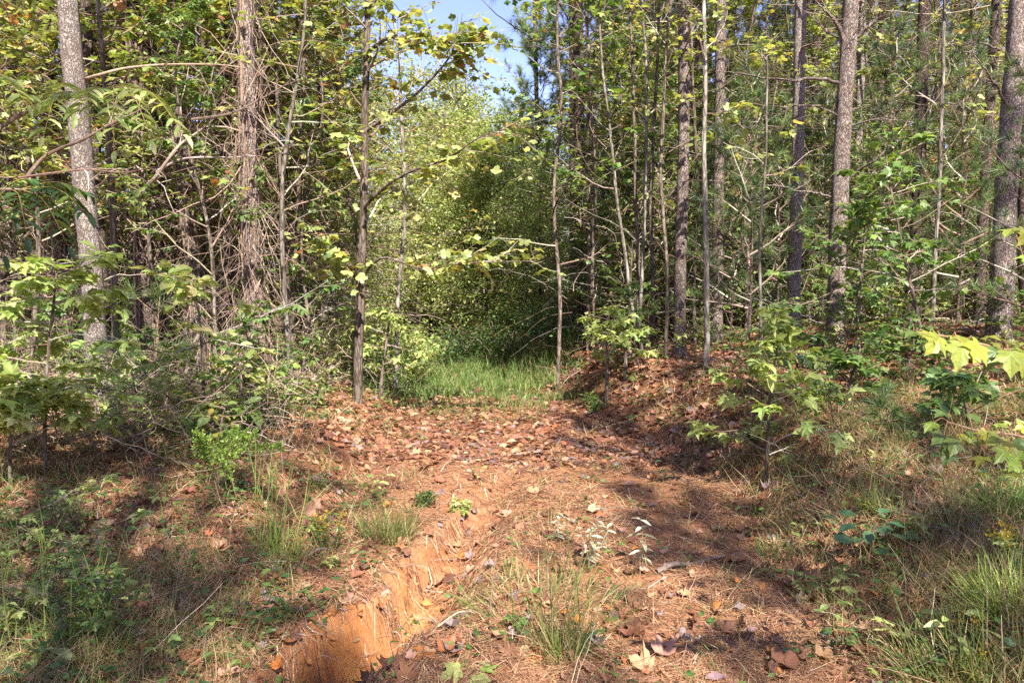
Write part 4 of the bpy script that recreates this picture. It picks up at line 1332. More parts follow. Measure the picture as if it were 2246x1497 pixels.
sumac("shaded sumac with dark drooping fronds below the bright sumac fronds", [((-220, 900), [(-180, 650), (-120, 470), (-40, 420), (60, 415)], 4.0)],
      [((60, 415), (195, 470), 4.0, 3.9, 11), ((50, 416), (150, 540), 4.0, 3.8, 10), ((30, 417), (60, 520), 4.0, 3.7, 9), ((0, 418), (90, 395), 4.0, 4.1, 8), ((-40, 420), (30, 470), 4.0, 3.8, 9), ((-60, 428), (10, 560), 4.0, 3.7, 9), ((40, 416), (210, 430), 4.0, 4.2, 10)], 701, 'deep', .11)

# ------------------------------------------------------------------ leafy plants in the middle distance and close by
sapling("maple_sapling", "maple sapling with bright lime star leaves in layers under the sumac", "maple sapling", [(95, 985), (100, 880), (110, 760), (120, 640)], 5.2, 9, 4, 1.75, 30, .8, 'maple', T_MAPLE, 'lime', .095, 3, 5, .15, 1, 300, 101, M_BROWN, el=(-.05, .3), flat=.22, lift=.0)
sapling("maple_sapling", "lower maple sapling with shaded leaves at the very edge below the lime maple", "maple sapling", [(20, 1000), (24, 940), (40, 880)], 4.9, 8, 4, .95, 18, .65, 'maple', T_MAPLE, 'lime', .095, 4, 5, .2, 1, 160, 102, M_BROWN, el=(-.05, .35), flat=.25, lift=.0)
sapling("oval_leaved_sapling", "sapling with large oval drooping leaves in front of the leaning lit pine", "sapling", [(448, 935), (446, 840), (440, 740), (425, 650)], 6.0, 9, 4, 2.0, 9, .5, 'oval', T_OVAL, 'lime', .15, 3, 4, .55, 1, 160, 103, M_BROWN, el=(-.1, .4), flat=.3, droop=None if False else .0) if False else None
for i, (lab, px, Y, top, nb, bl, kind, tm, pal, sz, ntw, nlf, z0, nobj, el) in enumerate([
        ("sapling with large oval drooping leaves in front of the leaning lit pine", [(440, 940), (446, 840), (440, 740), (425, 640)], 6.0, 1.65, 10, .55, 'oval', T_OVAL, 'lime', .125, 2, 4, .5, 90, (-.2, .4)),
        ("low oval-leaved shoot with shaded leaves under the drooping oval sapling", [(480, 980), (484, 930), (492, 890)], 5.6, .55, 9, .5, 'oval', T_OVAL, 'green', .10, 2, 4, .35, 70, (-.1, .4)),
        ("short broad-leaved shoot right of the drooping oval sapling", [(520, 950), (530, 850), (528, 800)], 6.3, .95, 8, .45, 'oval', T_OVAL, 'lime', .10, 2, 3, .5, 60, (-.1, .4)),
        ("leafy maple sapling growing in front of the brown bank pine", [(2030, 815), (2012, 680), (1985, 560), (1960, 440)], 7.6, 2.9, 26, 1.1, 'maple', T_MAPLE, 'green', .09, 4, 4, .22, 300, (-.1, .45)),
        ("dark green maple sapling right beside the stout forked pine", [(1885, 815), (1880, 700), (1890, 590), (1900, 480)], 7.9, 2.4, 18, .85, 'maple', T_MAPLE, 'green', .085, 3, 4, .25, 200, (-.1, .45)),
        ("low maple sprout on the leaf litter below the green maple sapling", [(1990, 850), (1988, 800), (1980, 745)], 7.2, 1.1, 12, .5, 'maple', T_MAPLE, 'green', .09, 3, 4, .3, 90, (-.1, .4)),
        ("sweetgum sapling with pale star leaves at the edge of the bank", [(1682, 1010), (1686, 930), (1690, 850), (1706, 770)], 5.6, 1.35, 26, .55, 'star', T_STAR, 'lime', .095, 3, 4, .08, 260, (.0, .6)),
        ("bluish green sweetgum shoot behind the pale sweetgum sapling", [(1752, 870), (1750, 800), (1745, 730)], 7.0, 1.15, 10, .5, 'star', T_STAR, 'deep', .10, 3, 3, .3, 80, (.0, .5)),
        ("small star-leaved shoot near the green sapling at the bank edge", [(1330, 815), (1332, 770), (1325, 720)], 9.0, 1.3, 12, .6, 'star', T_STAR, 'lime', .09, 3, 4, .3, 70, (-.1, .4)),
        ("bright star-leaved shoot at the foot of the sapling clump", [(1372, 822), (1375, 780), (1372, 730)], 9.2, 1.1, 12, .6, 'star', T_STAR, 'lime', .085, 3, 4, .3, 70, (-.1, .4)),
        ("pale leafy shoot in the thicket beneath the slender tulip poplar", [(835, 880), (840, 800), (850, 720)], 9.4, 1.2, 14, .65, 'star', T_STAR, 'lime', .085, 3, 4, .2, 80, (-.1, .5)),
        ("low green maple sprout right of the sweetgum sapling", [(1860, 905), (1864, 860), (1872, 820)], 6.4, 1.05, 10, .4, 'maple', T_MAPLE, 'green', .085, 3, 4, .3, 70, (-.1, .5)),
        ("low pale maple sprout below the long maple branch", [(2130, 960), (2120, 900), (2108, 850)], 5.2, .95, 12, .45, 'maple', T_MAPLE, 'green', .085, 3, 4, .3, 90, (-.1, .5))]):
    sapling("sapling", lab, "sapling", px, Y, 9, 3, top, nb, bl, kind, tm, pal, sz, ntw, nlf, z0, 1, nobj, 110 + i, M_BROWN, el=el, flat=.42, lift=.0)


rng = np.random.default_rng(705)
for i in range(16):
    u, v = rng.uniform(-20, 330), rng.uniform(1130, 1460)
    g = ground_at(u, v)
    place(TS, [1, 3, 1, 0][i % 4], g[0], g[1], rng.random() * 6.28, rng.uniform(.3, .55), "", "sprouts in the lower corner")

# long maple branches reaching in from beyond the right edge
def near_branch(lab, base_px, stems, leaves, seed, pal, size):
    rng = np.random.default_rng(seed)
    g = W(*base_px)
    g = np.array([g[0], g[1], float(H(g[0], g[1])) - .02])
    t = thing("maple_sapling", lab, "maple sapling", g)
    b = MB()
    ms = leaf_meshes('maple', T_MAPLE, pal, 10)
    allq = []
    for st in stems:
        q = spline([g] + [W(*p) for p in st], 40)
        allq.append(q)
        b.tube(q, np.linspace(.008, .0022, 40), 6, (.25, .16, .10))
    lp, allq = leaves, np.concatenate(allq)
    for (u, v, Y, du, dv, s, face) in lp:
        tip_dir = nrm(W(u + du, v + dv, Y - .05) - W(u, v, Y))
        p = W(u, v, Y)
        back = allq[np.argmin(((allq - p - [0, 0, .02]) ** 2).sum(-1))]
        b.tube(spline([back, (back + p) / 2 + [0, 0, .012], p], 6), .0011, 4, (.32, .18, .08))
        U = np.array([0, -.35, 1.0]) if face == 0 else np.array([rng.normal(0, .3), -1.0, .5])
        put("leaf", ms[rng.integers(len(ms))], t, mat=leaf_mat(p - g, tip_dir, U + rng.normal(0, .15, 3), size * s))
    put("stem", b.mesh("stem", M_TWIG, g), t)


near_branch("near maple sapling whose long branch of broad leaves reaches in over the bank", (2720, 1400, 2.0),
            [[(2640, 1150, 2.0), (2480, 900, 1.97), (2340, 815, 1.93), (2250, 785, 1.9), (2180, 762, 1.85), (2120, 748, 1.82), (2060, 735, 1.8), (2010, 730, 1.8)], [(2640, 1150, 2.0), (2480, 905, 1.97), (2350, 805, 1.9), (2280, 778, 1.85), (2200, 765, 1.8)]],
            [(2012, 728, 1.8, -40, 2, .75, 0), (2040, 732, 1.8, -40, 14, .8, 0), (2062, 738, 1.78, -30, 50, 1.0, 1), (2090, 735, 1.82, 35, 10, .8, 0), (2110, 752, 1.78, -6, 60, 1.15, 1), (2135, 745, 1.82, -40, -2, .7, 0), (2150, 755, 1.78, -20, 55, 1.05, 1), (2190, 765, 1.8, -28, 50, 1.05, 1),
             (2205, 765, 1.82, 40, 6, .85, 0), (2215, 770, 1.76, 8, 60, 1.05, 1), (2250, 770, 1.8, 5, 55, 1.1, 1), (2160, 738, 1.86, 40, -6, .65, 0), (2240, 752, 1.84, 40, 0, .8, 0), (2290, 775, 1.8, -10, 60, 1.1, 1), (2180, 750, 1.86, -30, 20, .7, 0), (2270, 560, 2.1, -30, 10, 1.0, 0), (2225, 500, 2.2, -40, 20, .9, 0), (2250, 505, 2.2, -10, 50, .9, 1)], 710, 'yellowgreen', .062)
near_branch("near maple sapling with a low bright spray of leaves at the picture edge", (2600, 1400, 2.3),
            [[(2540, 1200, 2.3), (2420, 1060, 2.28), (2310, 985, 2.25), (2230, 955, 2.2), (2150, 945, 2.2), (2080, 925, 2.2)], [(2540, 1200, 2.3), (2430, 1075, 2.28), (2330, 1020, 2.25), (2250, 985, 2.2), (2150, 960, 2.2)]],
            [(2050, 925, 2.2, -40, 20, .8, 0), (2075, 905, 2.25, -42, 4, .8, 0), (2120, 908, 2.25, 40, 12, .75, 0), (2070, 955, 2.15, -30, 30, .9, 1), (2095, 960, 2.15, -5, 50, .95, 1), (2110, 950, 2.2, 35, 25, .8, 0), (2140, 955, 2.2, -25, 30, .8, 1), (2165, 945, 2.2, -12, 50, .8, 1), (2190, 955, 2.15, -30, 28, .85, 1),
             (2215, 970, 2.15, -12, 45, .9, 1), (2235, 960, 2.2, 20, 40, .9, 1), (2255, 985, 2.15, -30, 30, .95, 1), (2205, 985, 2.1, -20, 40, .85, 1), (2245, 930, 2.3, 10, 35, .85, 0), (2180, 930, 2.3, 40, 0, .7, 0), (2230, 1000, 2.1, -10, 40, .9, 1), (2270, 1010, 2.1, -20, 40, .95, 1), (2085, 985, 2.15, -15, 45, .9, 1), (2160, 1000, 2.12, -30, 25, .8, 0), (2225, 1035, 2.1, -35, 15, .8, 0)], 711, 'yellowgreen', .062)


# a dark compound-leaved seedling on the right-hand verge, and other small seedlings
def seedling(lab, g, h, leaves, kind, temps, pal, size, seed, name="seedling", group=None, whorl=1.0):
    rng = np.random.default_rng(seed)
    t = thing(name, lab, "seedling", g, group)
    b = MB()
    q = grow(rng, [0, 0, -.01], [rng.normal(0, .15), rng.normal(0, .15), 1], h, 6, .08, .02)
    b.tube(q, np.linspace(.004, .0018, 7), 5, (.20, .13, .07))
    ms = leaf_meshes(kind, temps, pal, 8)
    for k in range(leaves):
        tt = (.35 + .65 * (k + 1) / leaves) * 6
        i = min(int(tt), 5)
        p = q[i] + (q[i + 1] - q[i]) * (tt - i)
        a = k * 2.4 + rng.normal(0, .3)
        d = np.array([math.cos(a), math.sin(a), rng.uniform(-.15, .35)])
        ln = size * rng.uniform(.25, .8) * whorl
        b.tube(np.array([p, p + d * ln * .5 + [0, 0, .005], p + d * ln]), .0011, 3, (.2, .16, .07))
        put("leaf", ms[rng.integers(len(ms))], t, mat=leaf_mat(p + d * ln, d + np.array([0, 0, -.15]), np.array([0, 0, 1.0]) + rng.normal(0, .28, 3), size * rng.uniform(.7, 1.15)))
    put("stem", b.mesh("stem", M_TWIG), t)
    return t


seedling("dark green hickory seedling with broad leaflets on the grassy verge", ground_at(1918, 1238), .28, 19, 'oval', T_OVAL, 'bluegreen', .12, 720, "hickory_seedling", None, 1.6)
seedling("bright seedling with three broad leaves by the lower picture corner left of the gully", ground_at(85, 1470), .10, 6, 'oval', T_OVAL, 'lime', .09, 721)
seedling("green maple seedling cut by the bottom edge in the middle of the track", ground_at(1040, 1490), .06, 5, 'maple', T_MAPLE, 'lime', .10, 722)
seedling("greyish broad-leaved weed at the left edge above the tall weeds", ground_at(10, 1190), .12, 5, 'oval', T_OVAL, 'deep', .13, 723)
seedling("pale broad-leaved weed low on the left edge", ground_at(20, 1400), .10, 6, 'oval', T_OVAL, 'deep', .13, 724)
seedling("bright toothed seedling on the bank of the gully below the goldenrod", ground_at(730, 1250), .08, 9, 'star', T_STAR, 'lime', .045, 725)
seedling("small leafy seedling standing in the sunlit streak on the track", ground_at(1062, 1060), .16, 9, 'oval', T_OVAL, 'lime', .055, 726)
seedling("fresh green seedling beside the big grass tuft on the track", ground_at(1120, 1380), .10, 9, 'star', T_STAR, 'green', .055, 727)
seedling("seedling with drooping leaves at the right verge near the dry seed heads", ground_at(2110, 1440), .18, 9, 'leaflet', T_LEAFLET, 'lime', .12, 728)
seedling("broad pale seedling under the low maple spray", ground_at(2200, 1120), .2, 10, 'oval', T_OVAL, 'green', .08, 729)
seedling("leafy seedling on the left rim of the track behind the tall stalks", ground_at(800, 1100), .26, 14, 'oval', T_OVAL, 'lime', .075, 730)
rng = np.random.default_rng(735)
for i in range(30):
    u, v = rng.uniform(0, 700), rng.uniform(1000, 1460)
    if v > 1320 and u > 560:
        continue
    seedling("small green seedling among the weeds left of the gully", ground_at(u, v), rng.uniform(.07, .16), rng.integers(5, 9), ['oval', 'star', 'oval'][i % 3], [T_OVAL, T_STAR, T_OVAL][i % 3], ['green', 'lime', 'deep'][i % 3], rng.uniform(.035, .06), 740 + i, group="small seedlings left of the gully")
for i in range(34):
    u, v = rng.uniform(1640, 2246), rng.uniform(900, 1480)
    seedling("small green seedling on the grassy right verge", ground_at(u, v), rng.uniform(.08, .2), rng.integers(5, 9), ['oval', 'maple', 'oval'][i % 3], [T_OVAL, T_MAPLE, T_OVAL][i % 3], ['green', 'lime', 'deep'][i % 3], rng.uniform(.035, .065), 780 + i, group="small seedlings on the right verge")


# young pines with needles in mops
def young_pine(lab, g, h, nt, ln, seed, pal='pine', group=None):
    rng = np.random.default_rng(seed)
    t = thing("young_pine", lab, "young pine", g, group)
    q = grow(rng, [0, 0, -.02], [rng.normal(0, .08), rng.normal(0, .08), 1], h, 6, .05, .02)
    b = MB()
    b.tube(q, np.linspace(.009, .004, 7), 6, (.22, .15, .10))
    P, D = [], []
    for k in range(nt):
        s = rng.uniform(.35, 1) * 6 if k else 5.99
        i = min(int(s), 5)
        p = q[i] + (q[i + 1] - q[i]) * (s - i)
        a, e = k * 2.4, (1.3 if k == 0 else rng.uniform(.1, .9))
        d = np.array([math.cos(a) * math.cos(e), math.sin(a) * math.cos(e), math.sin(e)])
        r = 0 if k == 0 else rng.uniform(.08, .35) * h
        b.tube(np.array([p, p + d * r * .5, p + d * r + [0, 0, .02 * h]]), [.005, .004, .003], 4, (.25, .17, .11))
        P.append(p + d * r), D.append(d)
    put("stem", b.mesh("stem", M_TWIG), t)
    P, D = np.array(P), np.array(D)
    for k in range(len(P)):                                   # each mop of needles is one part
        nb = MB()
        m = 70
        dd = nrm(D[k] * 1.0 + rng.normal(0, .55, (m, 3)))
        nb.leaves(T_BLADE, P[k] - D[k] * ln * rng.random((m, 1)) * .5, dd, rng.normal(0, 1, (m, 3)), 1.0, pick(rng, pal, m)) if False else None
        for j in range(m):
            s = P[k] - D[k] * ln * rng.random() * .5
            e = s + dd[j] * ln * rng.uniform(.75, 1.1)
            side = nrm(np.cross(dd[j], rng.normal(0, 1, 3))) * .0017
            mid = (s + e) / 2 + np.array([0, 0, .03 * ln])
            e = e - np.array([0, 0, .12 * ln])
            nb.add([s - side, s + side, mid + side, mid - side, e], [[0, 1, 2], [0, 2, 3], [3, 2, 4]], pick(rng, pal, 1)[0])
        put("needle_tuft", nb.mesh("needle_tuft", M_NEEDLE), t)


young_pine("young pine with long grassy needle mops left of the oval-leaved sapling", ground_at(292, 920), .62, 8, .24, 820)
young_pine("young pine with drooping needles nearer the tall pale pine", ground_at(250, 900), .75, 7, .23, 821)
young_pine("taller young pine behind the bright maple with needles half in shade", ground_at(330, 905), 1.25, 8, .22, 822)
young_pine("small needle mop standing at the foot of the leafy shoot left of the track", ground_at(430, 1010), .3, 5, .16, 823)
young_pine("small young pine on the grassy verge right of the sweetgum", ground_at(1955, 980), .36, 8, .13, 824)
young_pine("tiny young pine at the bank edge beside the sweetgum sapling", ground_at(1655, 1010), .22, 6, .12, 825)
for i, (u, Y, sc, lab) in enumerate([(1640, 9.4, 1.0, "young green pine with soft needles left of the pale lit pine"), (1600, 10.2, .9, "young pine in front of the greyish bank pine"), (1700, 10.4, .85, "young pine close to the pole-thin whitish sapling"), (2290, 7.0, .9, "dark young conifer at the edge beside the thickest pine"), (1560, 11.6, .8, "young pine half hidden behind the slim tulip poplar"), (1945, 10.4, 1.1, "young pine left of the brown bank pine"), (2095, 10.8, 1.15, "young pine between the brown bank pine and the shaded edge pine"), (1800, 11.5, 1.0, "young pine seen past the pale lit pine"), (1440, 12.2, 1.0, "young pine behind the grey sapling clump"), (1345, 12.8, 1.1, "young pine in the shade behind the green bank edge sapling")]):
    rng = np.random.default_rng(830 + i)
    p = W(u, 800, Y)
    g = np.array([p[0], p[1], float(H(p[0], p[1]))])
    t = thing("young_pine", lab, "young pine", g)
    pts = spline([[0, 0, -.05], [.03, .02, 1.2], [.0, .05, 2.6 * sc]], 14)
    put("trunk", trunk_mesh(pts, np.linspace(.02, .008, 14), 7, M_PINE_DARK, (0, 0, 0), .05, i), t)
    put("crown", CROWN_YOUNG[i % 2], t, mat=TRS((0, 0, .5 * sc), rng.random() * 6, sc * .9))

# ------------------------------------------------------------------ ground litter, needles, grass, ground cover
def screen_scatter(rng, n, Y0, Y1, u0=-160, u1=2400, p=1.0):
    Y = np.exp(rng.uniform(math.log(Y0), math.log(Y1), n)) if p == 1 else Y0 + (Y1 - Y0) * rng.random(n) ** p
    return (rng.uniform(u0, u1, n) - 1123) / F_PX * Y, Y


def ground_n(x, y):
    e = .03
    return nrm(np.stack([-(H(x + e, y) - H(x - e, y)) / (2 * e), -(H(x, y + e) - H(x, y - e)) / (2 * e), np.ones_like(x)], -1))


rng = np.random.default_rng(900)
n = 135000
x, y = screen_scatter(rng, n, 1.9, 9.5)
cl, li, gr = masks(x, y)
keep = rng.random(n) > np.clip(np.maximum(cl * 1.15, .3 - 2.2 * fbm(x * 2.6, y * 2.6, 92)), 0, .97)
x, y = x[keep], y[keep]
n = len(x)
a = rng.random(n) * 6.28 + 1.2 * fbm(x * 1.3, y * 1.3, 91)
L = rng.uniform(.07, .19, n)
w = rng.uniform(.0009, .0019, n) * np.clip(y / 3.2, .85, 1.7)
ca, sa = np.cos(a), np.sin(a)
bend = rng.normal(0, .12, n) * L
tip = np.abs(rng.normal(0, .012, n)) + .002
lift = rng.exponential(.006, n)
rows = []
for s, hh in ((-.5, lift), (0, lift + .004), (.5, lift + tip)):
    px = x + ca * L * s - sa * bend * (1 - abs(2 * s))
    py = y + sa * L * s + ca * bend * (1 - abs(2 * s))
    pz = H(px, py) + hh + .003
    if s == .5:
        rows += [np.stack([px, py, pz], -1)]
    else:
        rows += [np.stack([px - sa * w, py + ca * w, pz], -1), np.stack([px + sa * w, py - ca * w, pz], -1)]
V = np.stack(rows, 1).reshape(-1, 3)
k = np.arange(n)[:, None] * 5
b = MB()
b.add(V, k + [0, 1, 3, 2], np.repeat(pick(rng, 'straw', n), 5, axis=0))
b.L.append((k + [2, 3, 4]).ravel())
b.S.append(np.full(n, 3, np.int64))
b.M.append(np.zeros(n, np.int64))
put("pine_straw", b.mesh("pine_straw", M_STRAW), kind="stuff")


def scatter_leaves(name, n, Y0, Y1, temps, pal, size, seed, dens, mat, tilt=.5, lift=.012, p=1.0):
    rng = np.random.default_rng(seed)
    x, y = screen_scatter(rng, n, Y0, Y1, p=p)
    keep = rng.random(n) < dens(x, y)
    x, y = x[keep], y[keep]
    n = len(x)
    U = ground_n(x, y) + rng.normal(0, tilt, (n, 3))
    a = rng.random(n) * 6.28
    D = np.stack([np.cos(a), np.sin(a), rng.normal(0, .2, n)], -1)
    S = size * np.clip(np.exp(rng.normal(-.15, .42, n)), .3, 1.7)
    P = np.stack([x, y, H(x, y) + lift * rng.random(n) + .004], -1) - nrm(D) * (S * .4)[:, None]
    b = MB()
    c = pick(rng, pal, n)
    for k, tm in enumerate(temps):
        b.leaves(tm, P[k::len(temps)], D[k::len(temps)], U[k::len(temps)], S[k::len(temps)], c[k::len(temps)])
    put(name, b.mesh(name, mat), kind="stuff")


def d_litter(x, y):
    cl, li, gr = masks(x, y)
    xl, xr = edges(y)
    on = (x > xl) & (x < xr)
    return np.where(on, .16 + .5 * sst(5, 8, y), .35 + .6 * li) * (1 - .8 * gr) * (1 - .6 * cl)


scatter_leaves("leaf_litter", 9000, 2.2, 7.5, T_DEAD, 'litter', .055, 910, d_litter, M_DEAD)
T_DEADLOW = [palmate([(0, 0), (.34, .2), (.30, .7), (0, 1)], .45, d, c, .1, i) for i, (d, c) in enumerate([(-.3, .5), (.3, .3), (-.1, 1.0)])]
scatter_leaves("far_leaf_litter", 62000, 6.6, 24, T_DEADLOW, 'litter', .064, 911, lambda x, y: np.clip(d_litter(x, y) * 1.4, 0, 1), M_DEAD)


def scatter_grass(name, n, Y0, Y1, dens, pal, h, seed, width=.0035, lean=.35, clump=1.4, p=1.0):
    rng = np.random.default_rng(seed)
    m = n // 9
    x, y = screen_scatter(rng, m, Y0, Y1, p=p)
    keep = rng.random(m) < dens(x, y)
    x, y = np.repeat(x[keep], 9), np.repeat(y[keep], 9)
    n = len(x)
    x = x + rng.normal(0, .025 * clump, n)
    y = y + rng.normal(0, .025 * clump, n)
    hh = h * rng.uniform(.35, 1.25, n)
    D = np.stack([rng.normal(0, lean, n), rng.normal(0, lean, n), np.ones(n)], -1)
    P = np.stack([x, y, H(x, y) - .005], -1)
    tv, tf = T_BLADE
    R = frames(D, rng.normal(0, 1, (n, 3)))
    v = tv[None] * np.stack([np.full(n, width) * np.clip(y / 3.5, .9, 3), hh, hh * 1.2], -1)[:, None, :]
    v = np.einsum('nij,nkj->nki', R, v) + P[:, None, :]
    b = MB()
    b.add(v.reshape(-1, 3), (tf[None] + (np.arange(n) * 5)[:, None, None]).reshape(-1, 3), np.repeat(pick(rng, pal, n), 5, axis=0))
    put(name, b.mesh(name, M_GRASS), kind="stuff")


def d_verge(x, y):
    xl, xr = edges(y)
    r = sst(xr - .15, xr + .5, x) * (.6 + 1.6 * fbm(x * 1.4, y * 1.4, 95)) * (1 - .75 * sst(5.5, 8, y))
    l = sst(xl + .2, xl - .4, x) * (.35 + 1.4 * fbm(x * 1.4, y * 1.4, 96)) * (1 - .5 * sst(6, 9, y))
    return np.clip(np.maximum(r, l) + .03, 0, 1)


scatter_grass("verge_grass", 52000, 2.1, 9, d_verge, 'grass', .19, 920, lean=.6)
scatter_grass("dry_grass", 46000, 2.1, 8.5, lambda x, y: np.clip(d_verge(x, y) * 1.3, 0, 1), 'drygrass', .22, 922, .0028, .85)


def d_back(x, y):
    xl, xr = edges(y)
    on = sst(xl - 1.0, xl + .3, x) * (1 - sst(xr + .1 + .22 * np.clip(y - 12, 0, 9), xr + .9 + .25 * np.clip(y - 12, 0, 9), x)) * (.35 + 2.2 * np.clip(fbm(x * 1.3, y * 1.3, 99) + .2, 0, 1))
    hole = 1 - .8 * np.exp(-((y - 11.2) / .5) ** 2) * sst(xl + 1.0, xl + 1.6, x)
    return on * sst(8.4, 12.0, y) ** .8 * hole * (.3 + 1.6 * np.clip(fbm(x * 2.7, y * 2.7, 93) + .25, 0, 1))


scatter_grass("long_track_grass", 40000, 11.5, 24, d_back, 'backgrass', .36, 923, .004, .35, 2.5)
scatter_grass("track_grass", 90000, 8.8, 24, d_back, 'backgrass', .22, 921, .004, .4, 2.5)


def scatter_cover(name, n, Y0, Y1, dens, pal, size, seed):
    rng = np.random.default_rng(seed)
    m = n // 8
    x, y = screen_scatter(rng, m, Y0, Y1)
    keep = rng.random(m) < dens(x, y)
    x, y = x[keep], y[keep]
    m = len(x)
    a0 = rng.random(m) * 6.28
    b = MB()
    for k in range(8):
        a = a0 + k * 2.4
        z = .01 + .012 * k * rng.uniform(.4, 1.6, m)
        r = rng.uniform(.01, .05, m)
        D = np.stack([np.cos(a), np.sin(a), rng.uniform(-.2, .5, m)], -1)
        P = np.stack([x + np.cos(a) * r, y + np.sin(a) * r, H(x, y) + z], -1)
        U = np.stack([rng.normal(0, .4, m), rng.normal(0, .4, m) - .1, np.ones(m)], -1)
        b.leaves(T_SMALL[k % 2] if k % 3 else T_OVAL[0], P, D, U, size * rng.uniform(.5, 1.3, m), pick(rng, pal, m))
    put(name, b.mesh(name, M_LEAF), kind="stuff")


def d_cover(x, y):
    xl, xr = edges(y)
    l = sst(xl + .35, xl - .3, x) * (.38 + 1.6 * fbm(x * 1.1, y * 1.1, 97))
    r = sst(xr - .1, xr + .6, x) * (.32 + 1.2 * fbm(x * 1.2, y * 1.2, 98))
    return np.clip(np.maximum(l, r) + .035, 0, 1)


scatter_cover("ground_cover", 46000, 2.1, 9, d_cover, 'cover', .045, 930)
scatter_cover("far_ground_cover", 26000, 8, 22, lambda x, y: np.clip(d_cover(x, y) * .8, 0, 1), 'green', .085, 931)

# roots and grass hanging over the lip of the gully; twig and bark bits on the track
rng = np.random.default_rng(935)
n = 300
t = rng.random(n) * 6.99
i = t.astype(int)
c = GULLY[i] + (GULLY[i + 1] - GULLY[i]) * (t - i)[:, None]
x, y = c[:, 0] - rng.uniform(.06, .30, n), c[:, 1] + rng.normal(0, .04, n)
b = MB()
strands(b, rng, n, np.stack([x, y, H(x, y) + .008], -1), np.stack([rng.uniform(.4, 1, n), rng.normal(-.2, .5, n), rng.uniform(-.25, .3, n)], -1), rng.uniform(.06, .22, n), rng.uniform(.0008, .0017, n), 'twig', -.22, .25, 5)
ico = np.array([[0, 0, 1], [.9, 0, .3], [.28, .85, .35], [-.72, .53, .3], [-.72, -.53, .35], [.28, -.85, .3], [0, 0, -.6]])
icf = np.array([[0, k, k % 5 + 1] for k in range(1, 6)] + [[6, k % 5 + 1, k] for k in range(1, 6)])
cb = MB()
n2 = 420
t = rng.random(n2) * 5.5
i = t.astype(int)
c = GULLY[i] + (GULLY[i + 1] - GULLY[i]) * (t - i)[:, None]
x2, y2 = c[:, 0] + rng.normal(0, .12, n2), c[:, 1] + rng.normal(0, .05, n2)
cb.leaves((ico, icf), np.stack([x2, y2, H(x2, y2) + .002], -1), rng.normal(0, 1, (n2, 3)), rng.normal(0, .4, (n2, 3)) + [0, 0, 1], np.exp(rng.normal(-4.7, .5, n2)), np.array([.40, .17, .055]) * rng.uniform(.6, 1.2, (n2, 1)))
put("clay_clods", cb.mesh("clay_clods", M_TWIG), kind="stuff")
put("hanging_roots", b.mesh("hanging_roots", M_TWIG), kind="stuff")
n = 2600
x, y = screen_scatter(rng, n, 2.2, 9)
b = MB()
strands(b, rng, n, np.stack([x, y, H(x, y) + .006], -1), np.stack([rng.normal(0, 1, n), rng.normal(0, 1, n), rng.normal(0, .08, n)], -1), rng.uniform(.03, .16, n), rng.uniform(.0012, .0035, n), 'twig', 0, .18, 2)
put("twig_bits", b.mesh("twig_bits", M_TWIG), kind="stuff")

# thin dry stems standing in the verges
rng = np.random.default_rng(940)
n = 2600
x, y = screen_scatter(rng, n, 2.3, 9)
k = rng.random(n) < np.clip(d_verge(x, y) * .8 + d_cover(x, y) * .5, 0, 1)
x, y = x[k], y[k]
b = MB()
strands(b, rng, len(x), np.stack([x, y, H(x, y)], -1), np.stack([rng.normal(0, .7, len(x)), rng.normal(0, .7, len(x)), np.ones(len(x)) * .8], -1), rng.uniform(.1, .5, len(x)), rng.uniform(.0009, .0018, len(x)), 'vine', -.08, .2, 4)
put("dry_stems", b.mesh("dry_stems", M_TWIG), kind="stuff")


